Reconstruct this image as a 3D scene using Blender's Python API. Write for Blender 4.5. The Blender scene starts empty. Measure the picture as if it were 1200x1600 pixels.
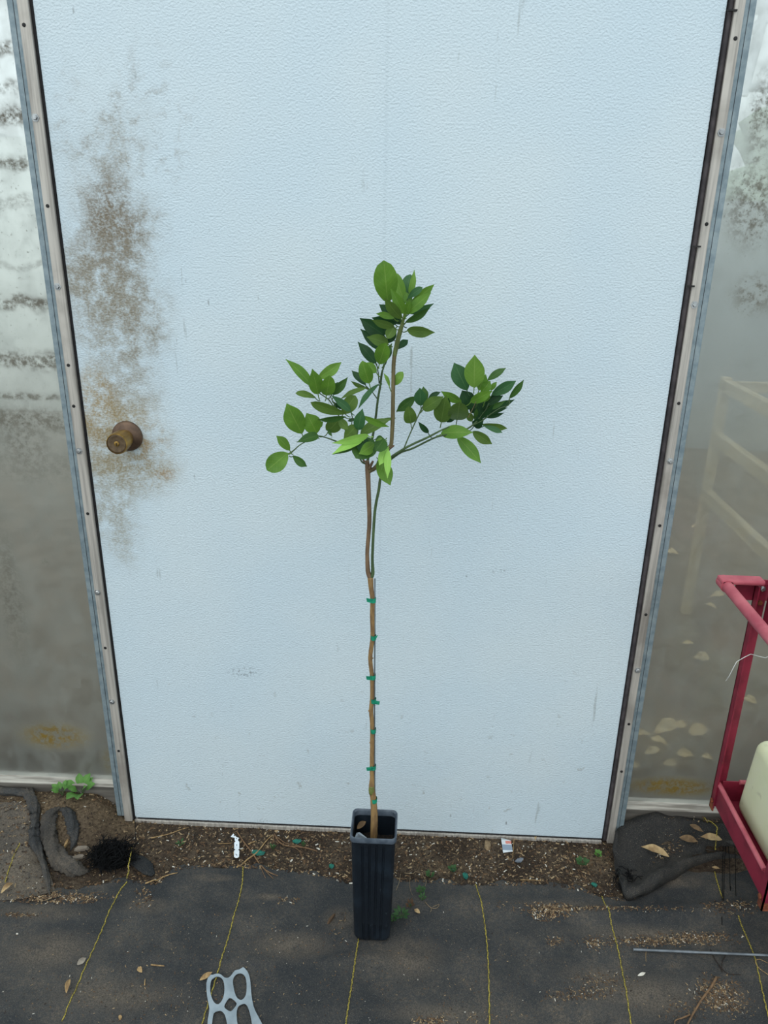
import bpy, bmesh, math, random
import numpy as np
from mathutils import Vector, Matrix
random.seed(7)
SC = bpy.context.scene
COL = SC.collection

# ------------------------------------------------------------------ camera
F_PX = 1200.0                       # focal length in pixels of the 1200x1600 frame
CAM = np.array([0.09145166, -1.58617368, 1.48516091])
YAW, PITCH, ROLL = 0.03847779, 0.36504292, 0.01709032
_cy, _sy, _cp, _sp = math.cos(YAW), math.sin(YAW), math.cos(PITCH), math.sin(PITCH)
FWD = np.array([-_sy*_cp, _cy*_cp, -_sp]); _r = np.array([_cy, _sy, 0.0]); _u = np.cross(_r, FWD)
RGT = math.cos(ROLL)*_r + math.sin(ROLL)*_u
UPV = -math.sin(ROLL)*_r + math.cos(ROLL)*_u
cd = bpy.data.cameras.new('camera'); cd.sensor_fit = 'VERTICAL'; cd.sensor_height = 36.0
cd.lens = 36.0*F_PX/1600.0; cd.clip_start = 0.02; cd.clip_end = 300
cam = bpy.data.objects.new('camera', cd); COL.objects.link(cam)
cam.matrix_world = Matrix(((RGT[0], UPV[0], -FWD[0], CAM[0]), (RGT[1], UPV[1], -FWD[1], CAM[1]),
                           (RGT[2], UPV[2], -FWD[2], CAM[2]), (0, 0, 0, 1)))
SC.camera = cam

# ------------------------------------------------------------------ sky, sun, exposure
world = bpy.data.worlds.new('world'); SC.world = world; world.use_nodes = True
wn = world.node_tree.nodes; wb = wn['Background']
wb.inputs['Color'].default_value = (0.86, 0.965, 1.0, 1); wb.inputs['Strength'].default_value = 1.22
sd = bpy.data.lights.new('sun', 'SUN'); sd.energy = 0.85; sd.angle = math.radians(50); sd.color = (1.0, 0.96, 0.90)
sun = bpy.data.objects.new('sun', sd); COL.objects.link(sun)
sun.rotation_euler = Vector((0.35, 0.95, -1.15)).to_track_quat('-Z', 'Y').to_euler()
SC.view_settings.view_transform = 'Standard'; SC.view_settings.look = 'None'
SC.view_settings.gamma = 1.0; SC.view_settings.use_curve_mapping = False
SC.view_settings.exposure = 0.0

# ------------------------------------------------------------------ helpers
def ray(x, y):
    return (x-600)/F_PX*RGT - (y-800)/F_PX*UPV + FWD
def at(x, y, Y):                    # point of the place seen at pixel (x, y), in the upright plane Y
    d = ray(x, y); return CAM + d*((Y-CAM[1])/d[1])
def gp(x, y, z=0.0):                # point of the place seen at pixel (x, y), at height z
    d = ray(x, y); return CAM + d*((z-CAM[2])/d[2])
def atx(x, y, X):
    d = ray(x, y); return CAM + d*((X-CAM[0])/d[0])
def lin(c):
    return tuple((v/12.92 if v <= .04045 else ((v+.055)/1.055)**2.4) for v in (c[0]/255, c[1]/255, c[2]/255)) + (1.0,)

def waves(x, y, s=1.0):
    return (math.sin(5.1*x+3.3*y+.4)*.5 + math.sin(11.7*x-7.9*y+1.9)*.3 + math.sin(3.7*x+17.3*y+.7)*.45
            + math.sin(23*x+9*y+2.2)*.16 + math.sin(-14*x+29*y+4.1)*.2)*s
def fine(x, y, s=1.0):
    return (math.sin(61*x+37*y+1)*.4 + math.sin(-47*x+83*y+2)*.35 + math.sin(127*x+11*y)*.25 + math.sin(29*x-131*y+.5)*.3)*s
def sstep(a, b, x):
    t = min(1.0, max(0.0, (x-a)/(b-a))); return t*t*(3-2*t)
def hsoil(x, y):                    # height of the bare soil
    h = waves(x, y, .0022) + fine(x, y, .0022) - .003
    m = sstep(.63, .72, abs(x))*sstep(-.16, 0.0, y)
    h += m*(.052 if x < 0 else .045)
    h += .02*math.exp(-((x+.80)**2/.03+(y+.06)**2/.006))
    return h
def origin(o):
    v = Vector((0, 0, 0))
    while o is not None: v += o.location; o = o.parent
    return v
def tag(o, label=None, cat=None, group=None, kind=None):
    if label: o['label'] = label
    if cat: o['category'] = cat
    if group: o['group'] = group
    if kind: o['kind'] = kind
    return o
def empty(name, loc, label=None, cat=None, group=None, kind=None):
    o = bpy.data.objects.new(name, None); COL.objects.link(o); o.location = loc; o.empty_display_size = .05
    return tag(o, label, cat, group, kind)
def build(name, vf, mat, parent=None, smooth=False, loc=None, uv=None, mats=None, fmat=None, auto=None):
    """vf = (verts, faces) in world coordinates -> one mesh object"""
    V, Fc = vf
    off = Vector((0, 0, 0))
    if parent is not None: off = origin(parent)
    if loc is not None: off = Vector(loc)
    me = bpy.data.meshes.new(name)
    me.from_pydata([(v[0]-off[0], v[1]-off[1], v[2]-off[2]) for v in V], [], Fc); me.update()
    for m in (mats or [mat]): me.materials.append(m)
    if fmat is not None: me.polygons.foreach_set('material_index', fmat)
    if smooth: me.polygons.foreach_set('use_smooth', [True]*len(me.polygons))
    if uv is not None:
        l = me.uv_layers.new(name='UVMap'); d = []
        for p in me.polygons:
            for vi in p.vertices: d += list(uv[vi])
        l.data.foreach_set('uv', d)
    if auto:
        me.set_sharp_from_angle(angle=math.radians(auto)) if hasattr(me, 'set_sharp_from_angle') else None
    o = bpy.data.objects.new(name, me); COL.objects.link(o)
    if parent is not None: o.parent = parent
    elif loc is not None: o.location = loc
    return o
def join(*vfs):
    V, Fc = [], []
    for v, f in vfs:
        b = len(V); V += [tuple(p) for p in v]; Fc += [tuple(i+b for i in q) for q in f]
    return V, Fc
def boxv(x0, x1, y0, y1, z0, z1, bev=0.0, seg=2):
    bm = bmesh.new(); bmesh.ops.create_cube(bm, size=1)
    for v in bm.verts:
        v.co = ((x0+x1)/2+v.co.x*(x1-x0), (y0+y1)/2+v.co.y*(y1-y0), (z0+z1)/2+v.co.z*(z1-z0))
    if bev: bmesh.ops.bevel(bm, geom=bm.edges[:], offset=bev, segments=seg, profile=.5, affect='EDGES')
    bm.verts.index_update()
    r = ([tuple(v.co) for v in bm.verts], [tuple(v.index for v in f.verts) for f in bm.faces]); bm.free(); return r
def cr(pts, n=5):                   # Catmull-Rom through points (last column may be a radius)
    P = [np.array(p, float) for p in pts]
    if len(P) < 3: 
        return [P[0]+(P[1]-P[0])*i/n for i in range(n+1)]
    Q = [2*P[0]-P[1]]+P+[2*P[-1]-P[-2]]; o = []
    for i in range(1, len(Q)-2):
        a, b, c, d = Q[i-1:i+3]
        for k in range(n):
            t = k/n
            o.append(.5*((2*b)+(-a+c)*t+(2*a-5*b+4*c-d)*t*t+(-a+3*b-3*c+d)*t**3))
    o.append(P[-1]); return o
def tube(pts, rad, n=8, caps=True, flat=1.0, lump=0.0):
    P = [np.array(p[:3], float) for p in pts]
    R = [rad]*len(P) if np.isscalar(rad) else list(rad)
    V, Fc = [], []; ref = None
    for i, p in enumerate(P):
        t = P[min(i+1, len(P)-1)]-P[max(i-1, 0)]; t /= (np.linalg.norm(t)+1e-12)
        if ref is None:
            ref = np.array([0, 0, 1.0]) if abs(t[2]) < .9 else np.array([1.0, 0, 0])
        a = np.cross(t, ref); a /= (np.linalg.norm(a)+1e-12); b = np.cross(a, t); ref = b
        for k in range(n):
            w = 2*math.pi*k/n; q = R[i]*(1+lump*math.sin(3.1*i+2.3*k))
            V.append(tuple(p+a*math.cos(w)*q+b*math.sin(w)*q*flat))
    for i in range(len(P)-1):
        for k in range(n):
            k2 = (k+1) % n; Fc.append((i*n+k, i*n+k2, (i+1)*n+k2, (i+1)*n+k))
    if caps:
        Fc.append(tuple(range(n-1, -1, -1))); Fc.append(tuple((len(P)-1)*n+k for k in range(n)))
    return V, Fc
def lathe(center, axis, prof, n=28):
    """prof = [(distance along axis, radius)]"""
    c = np.array(center, float); ax = np.array(axis, float); ax /= np.linalg.norm(ax)
    r = np.array([0, 0, 1.0]) if abs(ax[2]) < .9 else np.array([1.0, 0, 0])
    a = np.cross(ax, r); a /= np.linalg.norm(a); b = np.cross(ax, a); V, Fc = [], []
    for d, q in prof:
        for k in range(n):
            w = 2*math.pi*k/n; V.append(tuple(c+ax*d+(a*math.cos(w)+b*math.sin(w))*q))
    for i in range(len(prof)-1):
        for k in range(n):
            k2 = (k+1) % n; Fc.append((i*n+k, i*n+k2, (i+1)*n+k2, (i+1)*n+k))
    Fc.append(tuple(range(n-1, -1, -1))); Fc.append(tuple((len(prof)-1)*n+k for k in range(n)))
    return V, Fc
def slab(poly, up, th):             # a flat outline with thickness
    P = [np.array(p, float) for p in poly]; u = np.array(up, float)*th; n = len(P)
    V = [tuple(p) for p in P]+[tuple(p+u) for p in P]
    Fc = [tuple(range(n-1, -1, -1)), tuple(range(n, 2*n))]+[(i, (i+1) % n, n+(i+1) % n, n+i) for i in range(n)]
    return V, Fc
def grid(rows):                     # rows of equal length
    m = len(rows[0]); V = [tuple(p) for r in rows for p in r]
    Fc = [(i*m+j, i*m+j+1, (i+1)*m+j+1, (i+1)*m+j) for i in range(len(rows)-1) for j in range(m-1)]
    return V, Fc

# ------------------------------------------------------------------ materials
class NT:
    def __init__(s, name):
        s.m = bpy.data.materials.new(name); s.m.use_nodes = True; s.t = s.m.node_tree; s.t.nodes.clear()
        s.out = s.t.nodes.new('ShaderNodeOutputMaterial'); s._c = None
    def n(s, typ, **kw):
        o = s.t.nodes.new(typ)
        for k, v in kw.items(): setattr(o, k, v)
        return o
    def set(s, sock, v):
        if hasattr(v, 'is_linked') or isinstance(v, bpy.types.NodeSocket): s.t.links.new(v, sock)
        else: sock.default_value = v
    def co(s):
        if s._c is None: s._c = s.n('ShaderNodeTexCoord').outputs['Object']
        return s._c
    def xyz(s):
        if not hasattr(s, '_x'):
            q = s.n('ShaderNodeSeparateXYZ'); s.set(q.inputs[0], s.co()); s._x = q.outputs
        return s._x
    def math(s, op, a, b=0.0, c=None):
        o = s.n('ShaderNodeMath', operation=op); s.set(o.inputs[0], a); s.set(o.inputs[1], b)
        if c is not None: s.set(o.inputs[2], c)
        return o.outputs[0]
    def add(s, a, b): return s.math('ADD', a, b)
    def mul(s, a, b): return s.math('MULTIPLY', a, b)
    def scale(s, v, sx, sy, sz):
        o = s.n('ShaderNodeVectorMath', operation='MULTIPLY'); s.set(o.inputs[0], v); o.inputs[1].default_value = (sx, sy, sz); return o.outputs[0]
    def noise(s, sc, det=3.0, vec=None, rough=.55, dist=0.0):
        o = s.n('ShaderNodeTexNoise'); s.set(o.inputs['Vector'], vec if vec is not None else s.co())
        o.inputs['Scale'].default_value = sc; o.inputs['Detail'].default_value = det; o.inputs['Roughness'].default_value = rough
        o.inputs['Distortion'].default_value = dist; return o.outputs['Fac']
    def ss(s, v, lo, hi, a=0.0, b=1.0):
        o = s.n('ShaderNodeMapRange', interpolation_type='SMOOTHSTEP'); s.set(o.inputs['Value'], v)
        o.inputs['From Min'].default_value = lo; o.inputs['From Max'].default_value = hi
        o.inputs['To Min'].default_value = a; o.inputs['To Max'].default_value = b; return o.outputs[0]
    def mix(s, f, a, b):
        o = s.n('ShaderNodeMix', data_type='RGBA'); s.set(o.inputs[0], f); s.set(o.inputs[6], a); s.set(o.inputs[7], b); return o.outputs[2]
    def ell(s, cx, cy, rx, ry, u='X', w='Z', wob=0.0, inner=.35):
        a = s.math('DIVIDE', s.math('SUBTRACT', s.xyz()[u], cx), rx); b = s.math('DIVIDE', s.math('SUBTRACT', s.xyz()[w], cy), ry)
        d = s.math('SQRT', s.add(s.mul(a, a), s.mul(b, b)))
        if wob: d = s.add(d, wob)
        return s.ss(d, inner, 1.0, 1.0, 0.0)
    def bump(s, h, strength=.3, dist=.002):
        o = s.n('ShaderNodeBump'); o.inputs['Strength'].default_value = strength; o.inputs['Distance'].default_value = dist
        s.set(o.inputs['Height'], h); return o.outputs[0]
    def pbr(s, col, rough=.6, metal=0.0, normal=None, spec=.5, coat=0.0):
        b = s.n('ShaderNodeBsdfPrincipled'); s.set(b.inputs['Base Color'], col); s.set(b.inputs['Roughness'], rough)
        s.set(b.inputs['Metallic'], metal); b.inputs['Specular IOR Level'].default_value = spec; b.inputs['Coat Weight'].default_value = coat
        if normal is not None: s.set(b.inputs['Normal'], normal)
        return b.outputs[0]
    def done(s, sh): s.t.links.new(sh, s.out.inputs['Surface']); return s.m

def simple(name, c1, c2=None, sc=40, rough=.65, metal=0.0, bump=.2, bsc=None, spec=.4, det=4, lo=.35, hi=.65, stretch=None):
    t = NT(name); v = t.co()
    if stretch: v = t.scale(v, *stretch)
    nz = t.noise(sc, det, v); col = t.mix(t.ss(nz, lo, hi), lin(c1), lin(c2 or tuple(q*.75 for q in c1)))
    return t.done(t.pbr(col, rough, metal, t.bump(t.noise(bsc or sc*3, 3, v), bump, .002) if bump else None, spec))

# ================================================================== THE SETTING
# ---- soil ground
def m_soil():
    t = NT('soil'); a = t.noise(9, 5); b = t.noise(120, 6, rough=.7); c = t.noise(420, 3)
    col = t.mix(t.ss(a, .35, .68), lin((64, 54, 45)), lin((96, 84, 71)))
    col = t.mix(t.ss(b, .40, .70), col, lin((42, 33, 27)))
    col = t.mix(t.ss(c, .62, .72), col, lin((150, 130, 104)))
    for (px, py, rx, ry, k_) in ((60, 1290, 130, 60, .75), (190, 1270, 70, 40, .6), (690, 1345, 70, 18, .5), (930, 1335, 40, 25, .6), (330, 1340, 60, 12, .3)):
        c_ = gp(px, py, .02); a_ = gp(px+rx, py, .02); b_ = gp(px, py+ry, .02)
        m_ = t.ell(c_[0], c_[1], abs(a_[0]-c_[0]), abs(b_[1]-c_[1]), u='X', w='Y', wob=t.mul(t.math('SUBTRACT', a, .5), 1.2), inner=.2)
        col = t.mix(t.mul(t.mul(m_, t.ss(b, .35, .6, 1.0, .35)), k_), col, lin((134, 116, 92)))
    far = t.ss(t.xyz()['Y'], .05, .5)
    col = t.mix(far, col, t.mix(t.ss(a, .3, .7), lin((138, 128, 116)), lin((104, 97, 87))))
    return t.done(t.pbr(col, .95, 0, t.bump(t.add(b, t.mul(c, .5)), .9, .006), .15))
def axis(lo, hi, a, b, step, big):
    v = []; x = lo
    while x < a-1e-6: v.append(x); x += min(big, max(step*2, (a-x)*.45))
    x = a
    while x < b-1e-6: v.append(x); x += step
    while x < hi: v.append(x); x += min(big, max(step*2, (x-b)*.6))
    v.append(hi); return v
xs = axis(-30, 30, -1.15, 1.2, .011, 4); ys = axis(-5, 60, -.75, .06, .011, 4)
rows = []
for y in ys:
    r = []
    for x in xs:
        near = 1-sstep(.1, .4, y)
        h = hsoil(x, min(y, .05))*near
        if abs(x) < .63 and y > -.03: h = min(h, -.004)
        r.append((x, y, h))
    rows.append(r)
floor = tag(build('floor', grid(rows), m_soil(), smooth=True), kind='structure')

# ---- door
M_gap = simple('dark_gap', (30, 28, 30), (20, 20, 22), rough=.8)
def dxz(x, y): p = at(x, y, -.02); return p[0], p[2]
def m_door():
    t = NT('embossed_door_skin')
    peb = t.n('ShaderNodeTexNoise'); t.set(peb.inputs['Vector'], t.scale(t.co(), .88, 1, 1.1)); peb.inputs['Scale'].default_value = 250; peb.inputs['Detail'].default_value = 2
    n1 = t.noise(7, 5); n2 = t.noise(38, 5, rough=.65); n3 = t.noise(3.0, 2)
    grit = t.noise(230, 2)
    col = t.mix(t.ss(n3, .3, .7), lin((206, 219, 226)), lin((200, 216, 226)))
    def stain(col, px, py, rx, ry, c, amt, lo=.30, hi=.62, src=n2, wob=.9):
        cx, cz = dxz(px, py); s = 730.0
        w = t.mul(t.math('SUBTRACT', n1, .5), wob*1.6)
        m = t.ell(cx, cz, rx/s, ry/s, wob=w, inner=.25)
        k = t.mul(t.mul(m, t.ss(src, lo, hi)), amt)
        k = t.mul(k, t.ss(grit, .38, .60, .55, 1.0))
        return t.mix(k, col, lin(c))
    col = stain(col, 178, 430, 120, 300, (150, 144, 130), .62, .22, .62)
    col = stain(col, 168, 345, 66, 90, (116, 104, 86), .95, .18, .55, wob=.6)
    col = stain(col, 165, 430, 78, 150, (128, 118, 100), .62, .25, .6)
    col = stain(col, 172, 560, 80, 220, (148, 140, 122), .55, .25, .6)
    col = stain(col, 150, 640, 46, 125, (156, 132, 86), .85, .26, .58)
    col = stain(col, 208, 705, 95, 110, (150, 134, 98), .85, .24, .60)
    col = stain(col, 182, 780, 62, 150, (146, 138, 116), .70, .24, .6)
    col = stain(col, 257, 742, 24, 12, (158, 126, 86), .6, .44, .62)
    col = stain(col, 232, 690, 48, 55, (158, 126, 76), .5, .46, .62)
    col = stain(col, 200, 215, 140, 150, (140, 134, 122), .5, .50, .66)
    col = stain(col, 190, 470, 95, 190, (128, 122, 108), .6, .40, .66)
    # drip streaks and scuffs that run down the skin
    sv = t.scale(t.co(), 1, 1, .10); st = t.noise(62, 3, sv); low = t.ss(t.xyz()['Z'], .75, .05)
    left = t.ss(t.xyz()['X'], .15, -.5)
    k = t.mul(t.ss(st, .66, .74), t.mul(t.ss(n1, .5, .62), .5)); col = t.mix(k, col, lin((150, 158, 158)))
    k = t.mul(t.ss(n2, .64, .72), t.mul(low, .45)); col = t.mix(k, col, lin((140, 138, 126)))
    vv = t.n('ShaderNodeTexVoronoi'); t.set(vv.inputs['Vector'], t.scale(t.co(), 1, 1, .35)); vv.inputs['Scale'].default_value = 26
    sp = t.mul(t.ss(vv.outputs['Distance'], .075, .02), t.ss(t.noise(5, 2), .52, .58)); sp = t.mul(sp, t.add(t.mul(low, .6), t.mul(left, .5)))
    col = t.mix(sp, col, lin((70, 66, 58)))
    # a pencil-grey scuff on the lower right
    for (px, py, rx, ry) in ((778, 892, 22, 5), (728, 898, 6, 7), (382, 1050, 34, 14), (412, 1285, 22, 9)):
        cx, cz = dxz(px, py); m = t.mul(t.ell(cx, cz, rx/640, ry/640, inner=.2), t.mul(t.ss(t.noise(150, 2), .50, .62), .6)); col = t.mix(m, col, lin((112, 118, 124)))
    seam = t.math('ABSOLUTE', t.math('SUBTRACT', t.xyz()['X'], .023)); col = t.mix(t.ss(seam, .006, .0, 0, .10), col, lin((150, 165, 172)))
    return t.done(t.pbr(col, .42, 0, t.bump(peb.outputs['Fac'], .72, .0024), .35))
HW = .6095
door = tag(build('door_1', boxv(-HW+.001, HW-.004, -.02, .022, .006, 2.06, .002), m_door()),
           'white embossed panel door stained brown around its left edge', kind='structure')
# bottom edge sweep with its light lip
M_alu = NT('weathered_aluminium')
_v = M_alu.scale(M_alu.co(), 1, 1, .03); _c = M_alu.mix(M_alu.ss(M_alu.noise(160, 3, _v), .35, .7), lin((194, 188, 180)), lin((152, 147, 141)))
_c = M_alu.mix(M_alu.ss(M_alu.noise(9, 4), .5, .75, 0, .5), _c, lin((118, 110, 102)))
M_alu = M_alu.done(M_alu.pbr(_c, .45, .25, M_alu.bump(M_alu.noise(140, 2, _v), .15, .001), .5))
M_galv = NT('galvanised_steel')
_v = M_galv.scale(M_galv.co(), 1, 1, .15); _c = M_galv.mix(M_galv.ss(M_galv.noise(60, 4), .3, .7), lin((142, 156, 162)), lin((116, 132, 140)))
_c = M_galv.mix(M_galv.ss(M_galv.noise(14, 3), .55, .75, 0, .35), _c, lin((176, 186, 186)))
M_galv = M_galv.done(M_galv.pbr(_c, .5, .3, None, .5))
M_screw = simple('zinc_screw', (196, 198, 198), (150, 152, 154), rough=.3, metal=.8, bump=0)
M_hole = simple('dark_screw_hole', (48, 46, 46), (30, 30, 30), rough=.6, metal=.3, bump=0)
M_dark = simple('dark_weather_strip', (72, 66, 68), (52, 48, 50), rough=.7)
build('bottom_sweep', boxv(-HW+.002, HW-.006, -.027, -.0205, -.006, .0055, .001), M_alu, door)
build('sweep_gap', boxv(-HW+.01, HW-.006, -.0225, -.0200, .0058, .0085), M_gap, door)
# door knob: rose, neck, tapered brass body, dark face, key cylinder
M_bronze = simple('dark_bronze', (104, 82, 66), (84, 66, 54), sc=60, rough=.42, metal=.35, bump=.05)
M_brass = simple('worn_brass', (164, 132, 66), (128, 100, 52), sc=90, rough=.36, metal=.6, bump=.05, stretch=(1, .2, 1))
M_face = simple('worn_bronze_face', (112, 94, 72), (92, 76, 58), sc=120, rough=.45, metal=.45, bump=.1)
kc = at(199.5, 681, -.02); kr = .0328
knob = build('door_knob', lathe(kc, (0, -1, 0), [(.010, .0160), (.018, .0176), (.024, .0196), (.03, .0208), (.045, .0222), (.058, .0224), (.0630, .0222), (.0648, .0214), (.0650, .0204), (.060, .0202)], 36), M_brass, door, smooth=True, auto=40)
tag(knob, 'worn brass keyed knob on a dark bronze rose')
build('rose', lathe(kc, (0, -1, 0), [(0, kr), (.003, kr), (.0055, kr*.97), (.0085, kr*.82), (.0115, kr*.58), (.0135, kr*.46), (.014, .010)], 40), M_bronze, knob, smooth=True)
build('knob_face', lathe(kc, (0, -1, 0), [(.0600, .0203), (.0640, .0202), (.0630, .0165), (.0626, .006), (.0626, .002)], 36), M_face, knob, smooth=True)
build('key_cylinder', lathe(kc, (0, -1, 0), [(.0624, .0056), (.0640, .0056), (.0646, .0048), (.0646, .001)], 24), M_brass, knob, smooth=True, auto=40)
build('keyhole', boxv(kc[0]-.0007, kc[0]+.0007, kc[1]-.0652, kc[1]-.0645, kc[2]-.0034, kc[2]+.0026), M_hole, knob)

# ---- door frame: galvanised channel outside, aluminium strip inside, dark gap beside the door
def frame(sx, n):
    X = lambda a, b: (min(sx*a, sx*b), max(sx*a, sx*b))
    x0, x1 = X(.6335, .6545)
    g = tag(build('trim_%d' % n, boxv(x0, x1, -.022, .05, .012, 2.12, .0015), M_galv), kind='structure')
    a, b = X(.6425, .6432); build('channel_seam', boxv(a, b, -.0226, -.0205, .012, 2.12), M_gap, g)
    a, b = X(.6165 if sx > 0 else .6135, .634); build('inner_strip', boxv(a, b, -.028, .05, .0, 2.12, .002), M_alu, g)
    if sx < 0: a, b = X(.6088, .6133)
    else: a, b = X(.6075, .6165)
    build('weather_strip', boxv(a, b, -.021, .04, .002, 2.12), M_dark if sx > 0 else M_gap, g)
    if sx > 0: build('edge_bead', tube([(.6115, -.022, .01), (.6115, -.022, 2.1)], .0035, 8), M_dark, g)
    return g
tl = frame(-1, 1); tr = frame(1, 2)
def screw(par, x, y, big):
    p = at(x, y, -.028); sx = -1 if p[0] < 0 else 1
    p[0] = sx*.6265 if big else sx*.6255
    if big: build('screw', lathe((p[0], -.028, p[2]), (0, -1, 0), [(0, .0075), (.0012, .0075), (.0013, .0046), (.004, .0044), (.0046, .0036)], 6), M_screw, par)
    else: build('screw', lathe((p[0], -.0278, p[2]), (0, -1, 0), [(0, .0036), (.001, .0034), (.0016, .002)], 10), M_hole, par)
for x, y, b in ((51, 39, 0), (67, 184, 1), (89, 322, 0), (103, 448, 1), (119, 571, 0), (129, 635, 0), (137, 705, 1), (151, 803, 0), (167, 926, 1), (179, 1013, 0), (190, 1097, 1), (200, 1174, 0)):
    screw(tl, x, y, b)
for x, y, b in ((1141, 60, 0), (1117, 207, 1), (1095, 350, 0), (1076, 476, 1), (1050, 630, 0), (1036, 720, 1), (1020, 821, 0), (1000, 960, 0), (985, 1047, 1), (973, 1131, 0), (960, 1205, 0)):
    screw(tr, x, y, b)
for y in (16, 385, 447):          # dark hinge knuckle lines
    q = at({16: 1137, 385: 1081, 447: 1070}[y], y, -.03)
    build('hinge_pin', boxv(.604, .6205, -.0315, -.028, q[2]-.0014, q[2]+.0014), M_hole, tr)
for n_, z0, z1 in ((3, 2.062, 2.12),):
    tag(build('trim_3', boxv(-.6545, .6545, -.024, .05, z0, z1, .002), M_galv), kind='structure')

# ---- greenhouse sheeting either side of the door
def m_sheet(name, side):
    t = NT(name); n1 = t.noise(6, 5); n2 = t.noise(75, 6, rough=.75); n3 = t.noise(160, 3); z = t.xyz()['Z']; x = t.xyz()['X']
    film = t.mix(t.ss(n1, .3, .7), lin((176, 178, 172)), lin((152, 156, 152)))
    dirt = None
    def addd(m):
        nonlocal dirt
        dirt = m if dirt is None else t.math('MAXIMUM', dirt, m)
    if side == 'L':
        wob = t.mul(t.math('SUBTRACT', t.noise(16, 3), .5), .05)
        for (py, h, a) in ((72, .020, 1), (140, .018, .7), (183, .024, 1), (253, .020, 1), (318, .02, .5), (415, .012, .4), (474, .022, .9), (560, .03, .9), (618, .012, .7), (655, .045, .7), (730, .06, .4)):
            zc = at(20, py, .03)[2]; d = t.math('ABSOLUTE', t.add(t.math('SUBTRACT', z, zc), wob))
            addd(t.mul(t.mul(t.ss(d, h, h*.15), t.ss(n2, .36, .58)), a))
        zc = at(60, 1150, .03)[2]
        for (px, py, rx, ry, a) in ((85, 1150, 85, 40, 1.0), (15, 930, 34, 190, .55), (40, 690, 60, 90, .55), (70, 880, 12, 12, .5), (170, 1190, 22, 40, .5)):
            c = at(px, py, .03); addd(t.mul(t.mul(t.ell(c[0], c[2], rx/620, ry/620, wob=t.mul(t.math('SUBTRACT', n2, .5), 1.2)), t.ss(n2, .36, .6)), a))
        spot = t.mul(t.ss(n3, .64, .72), t.ss(z, .55, 1.4)); addd(t.mul(spot, .7))
    else:
        for (px, py, rx, ry, a) in ((1195, 170, 28, 75, .8), (1180, 320, 60, 90, .8), (1180, 460, 50, 45, .75), (1190, 240, 30, 80, .6)):
            c = at(px, py, .03); m = t.ell(c[0], c[2], rx/700, ry/700, wob=t.mul(t.math('SUBTRACT', n2, .5), 1.0)); addd(t.mul(t.mul(m, t.ss(n2, .42, .62)), a)); addd(t.mul(t.mul(m, t.ss(n3, .56, .66)), a))
        c = at(1050, 1230, .03); addd(t.mul(t.mul(t.ell(c[0], c[2], .17, .045, wob=t.mul(t.math('SUBTRACT', n2, .5), 1.2)), t.ss(n2, .34, .58)), 1.0))
        addd(t.mul(t.ss(n3, .70, .76), .35))
    moss = t.ss(z, .5, .2)
    dcol = t.mix(moss, lin((98, 86, 62)), lin((152, 126, 54)))
    col = t.mix(dirt, film, dcol)
    mot = t.noise(22, 6, t.scale(t.co(), 1, 1, .6), rough=.7)
    fac = t.add(t.ss(mot, .38, .68, .03, .22 if side == 'L' else .20), t.mul(dirt, .55)); fac = t.math('MINIMUM', t.add(fac, t.mul(t.ss(n2, .5, .7), .07)), .95)
    fac = t.add(fac, t.ss(z, .35, .10, 0, .06))
    dif = t.n('ShaderNodeBsdfDiffuse'); t.set(dif.inputs['Color'], col)
    trl = t.n('ShaderNodeBsdfTranslucent'); t.set(trl.inputs['Color'], col)
    ms = t.n('ShaderNodeMixShader'); ms.inputs[0].default_value = .42; t.set(ms.inputs[1], dif.outputs[0]); t.set(ms.inputs[2], trl.outputs[0])
    tp = t.n('ShaderNodeBsdfTransparent'); tp.inputs['Color'].default_value = (.97, .985, .98, 1)
    m2 = t.n('ShaderNodeMixShader'); t.set(m2.inputs[0], fac); t.set(m2.inputs[1], tp.outputs[0]); t.set(m2.inputs[2], ms.outputs[0])
    rf = t.n('ShaderNodeBsdfRefraction'); rf.inputs['Color'].default_value = (.985, .995, .985, 1); rf.inputs['IOR'].default_value = 1.22; rf.inputs['Roughness'].default_value = .95
    m4 = t.n('ShaderNodeMixShader'); m4.inputs[0].default_value = .46; t.set(m4.inputs[1], tp.outputs[0]); t.set(m4.inputs[2], rf.outputs[0])
    t.set(m2.inputs[1], m4.outputs[0])
    gl = t.n('ShaderNodeBsdfGlossy'); gl.inputs['Roughness'].default_value = .18
    wav = t.bump(t.noise(11, 3), .25, .01); t.set(gl.inputs['Normal'], wav)
    m3 = t.n('ShaderNodeMixShader'); m3.inputs[0].default_value = .03; t.set(m3.inputs[1], m2.outputs[0]); t.set(m3.inputs[2], gl.outputs[0])
    return t.done(m3.outputs[0])
def sheet(name, x0, x1, mat):
    rows = []
    nx, nz = 26, 48
    for side, yo in ((0, 0.0),):
        for i in range(nz+1):
            z = .055+(2.5-.055)*i/nz
            rows.append([(x0+(x1-x0)*j/nx, .032+.004*math.sin(7*z+3*(x0+(x1-x0)*j/nx))*math.sin(math.pi*j/nx), z) for j in range(nx+1)])
    V, Fc = grid(rows); n = len(V)
    V2 = [(a, b+.0015, c) for a, b, c in V]
    return tag(build(name, (V+V2, Fc+[tuple(i+n for i in reversed(f)) for f in Fc]), mat, smooth=True), kind='structure')
wl = sheet('wall_left', -2.2, -.64, m_sheet('cloudy_sheeting_left', 'L'))
wr = sheet('wall_right', .64, 2.2, m_sheet('cloudy_sheeting_right', 'R'))
M_sill = simple('weathered_sill_board', (112, 107, 100), (84, 80, 75), sc=50, rough=.8, stretch=(.08, 1, 1), bump=.3)
M_lip = simple('pale_sill_top', (190, 185, 176), (132, 126, 118), sc=70, rough=.7, stretch=(.1, 1, 1))
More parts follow.
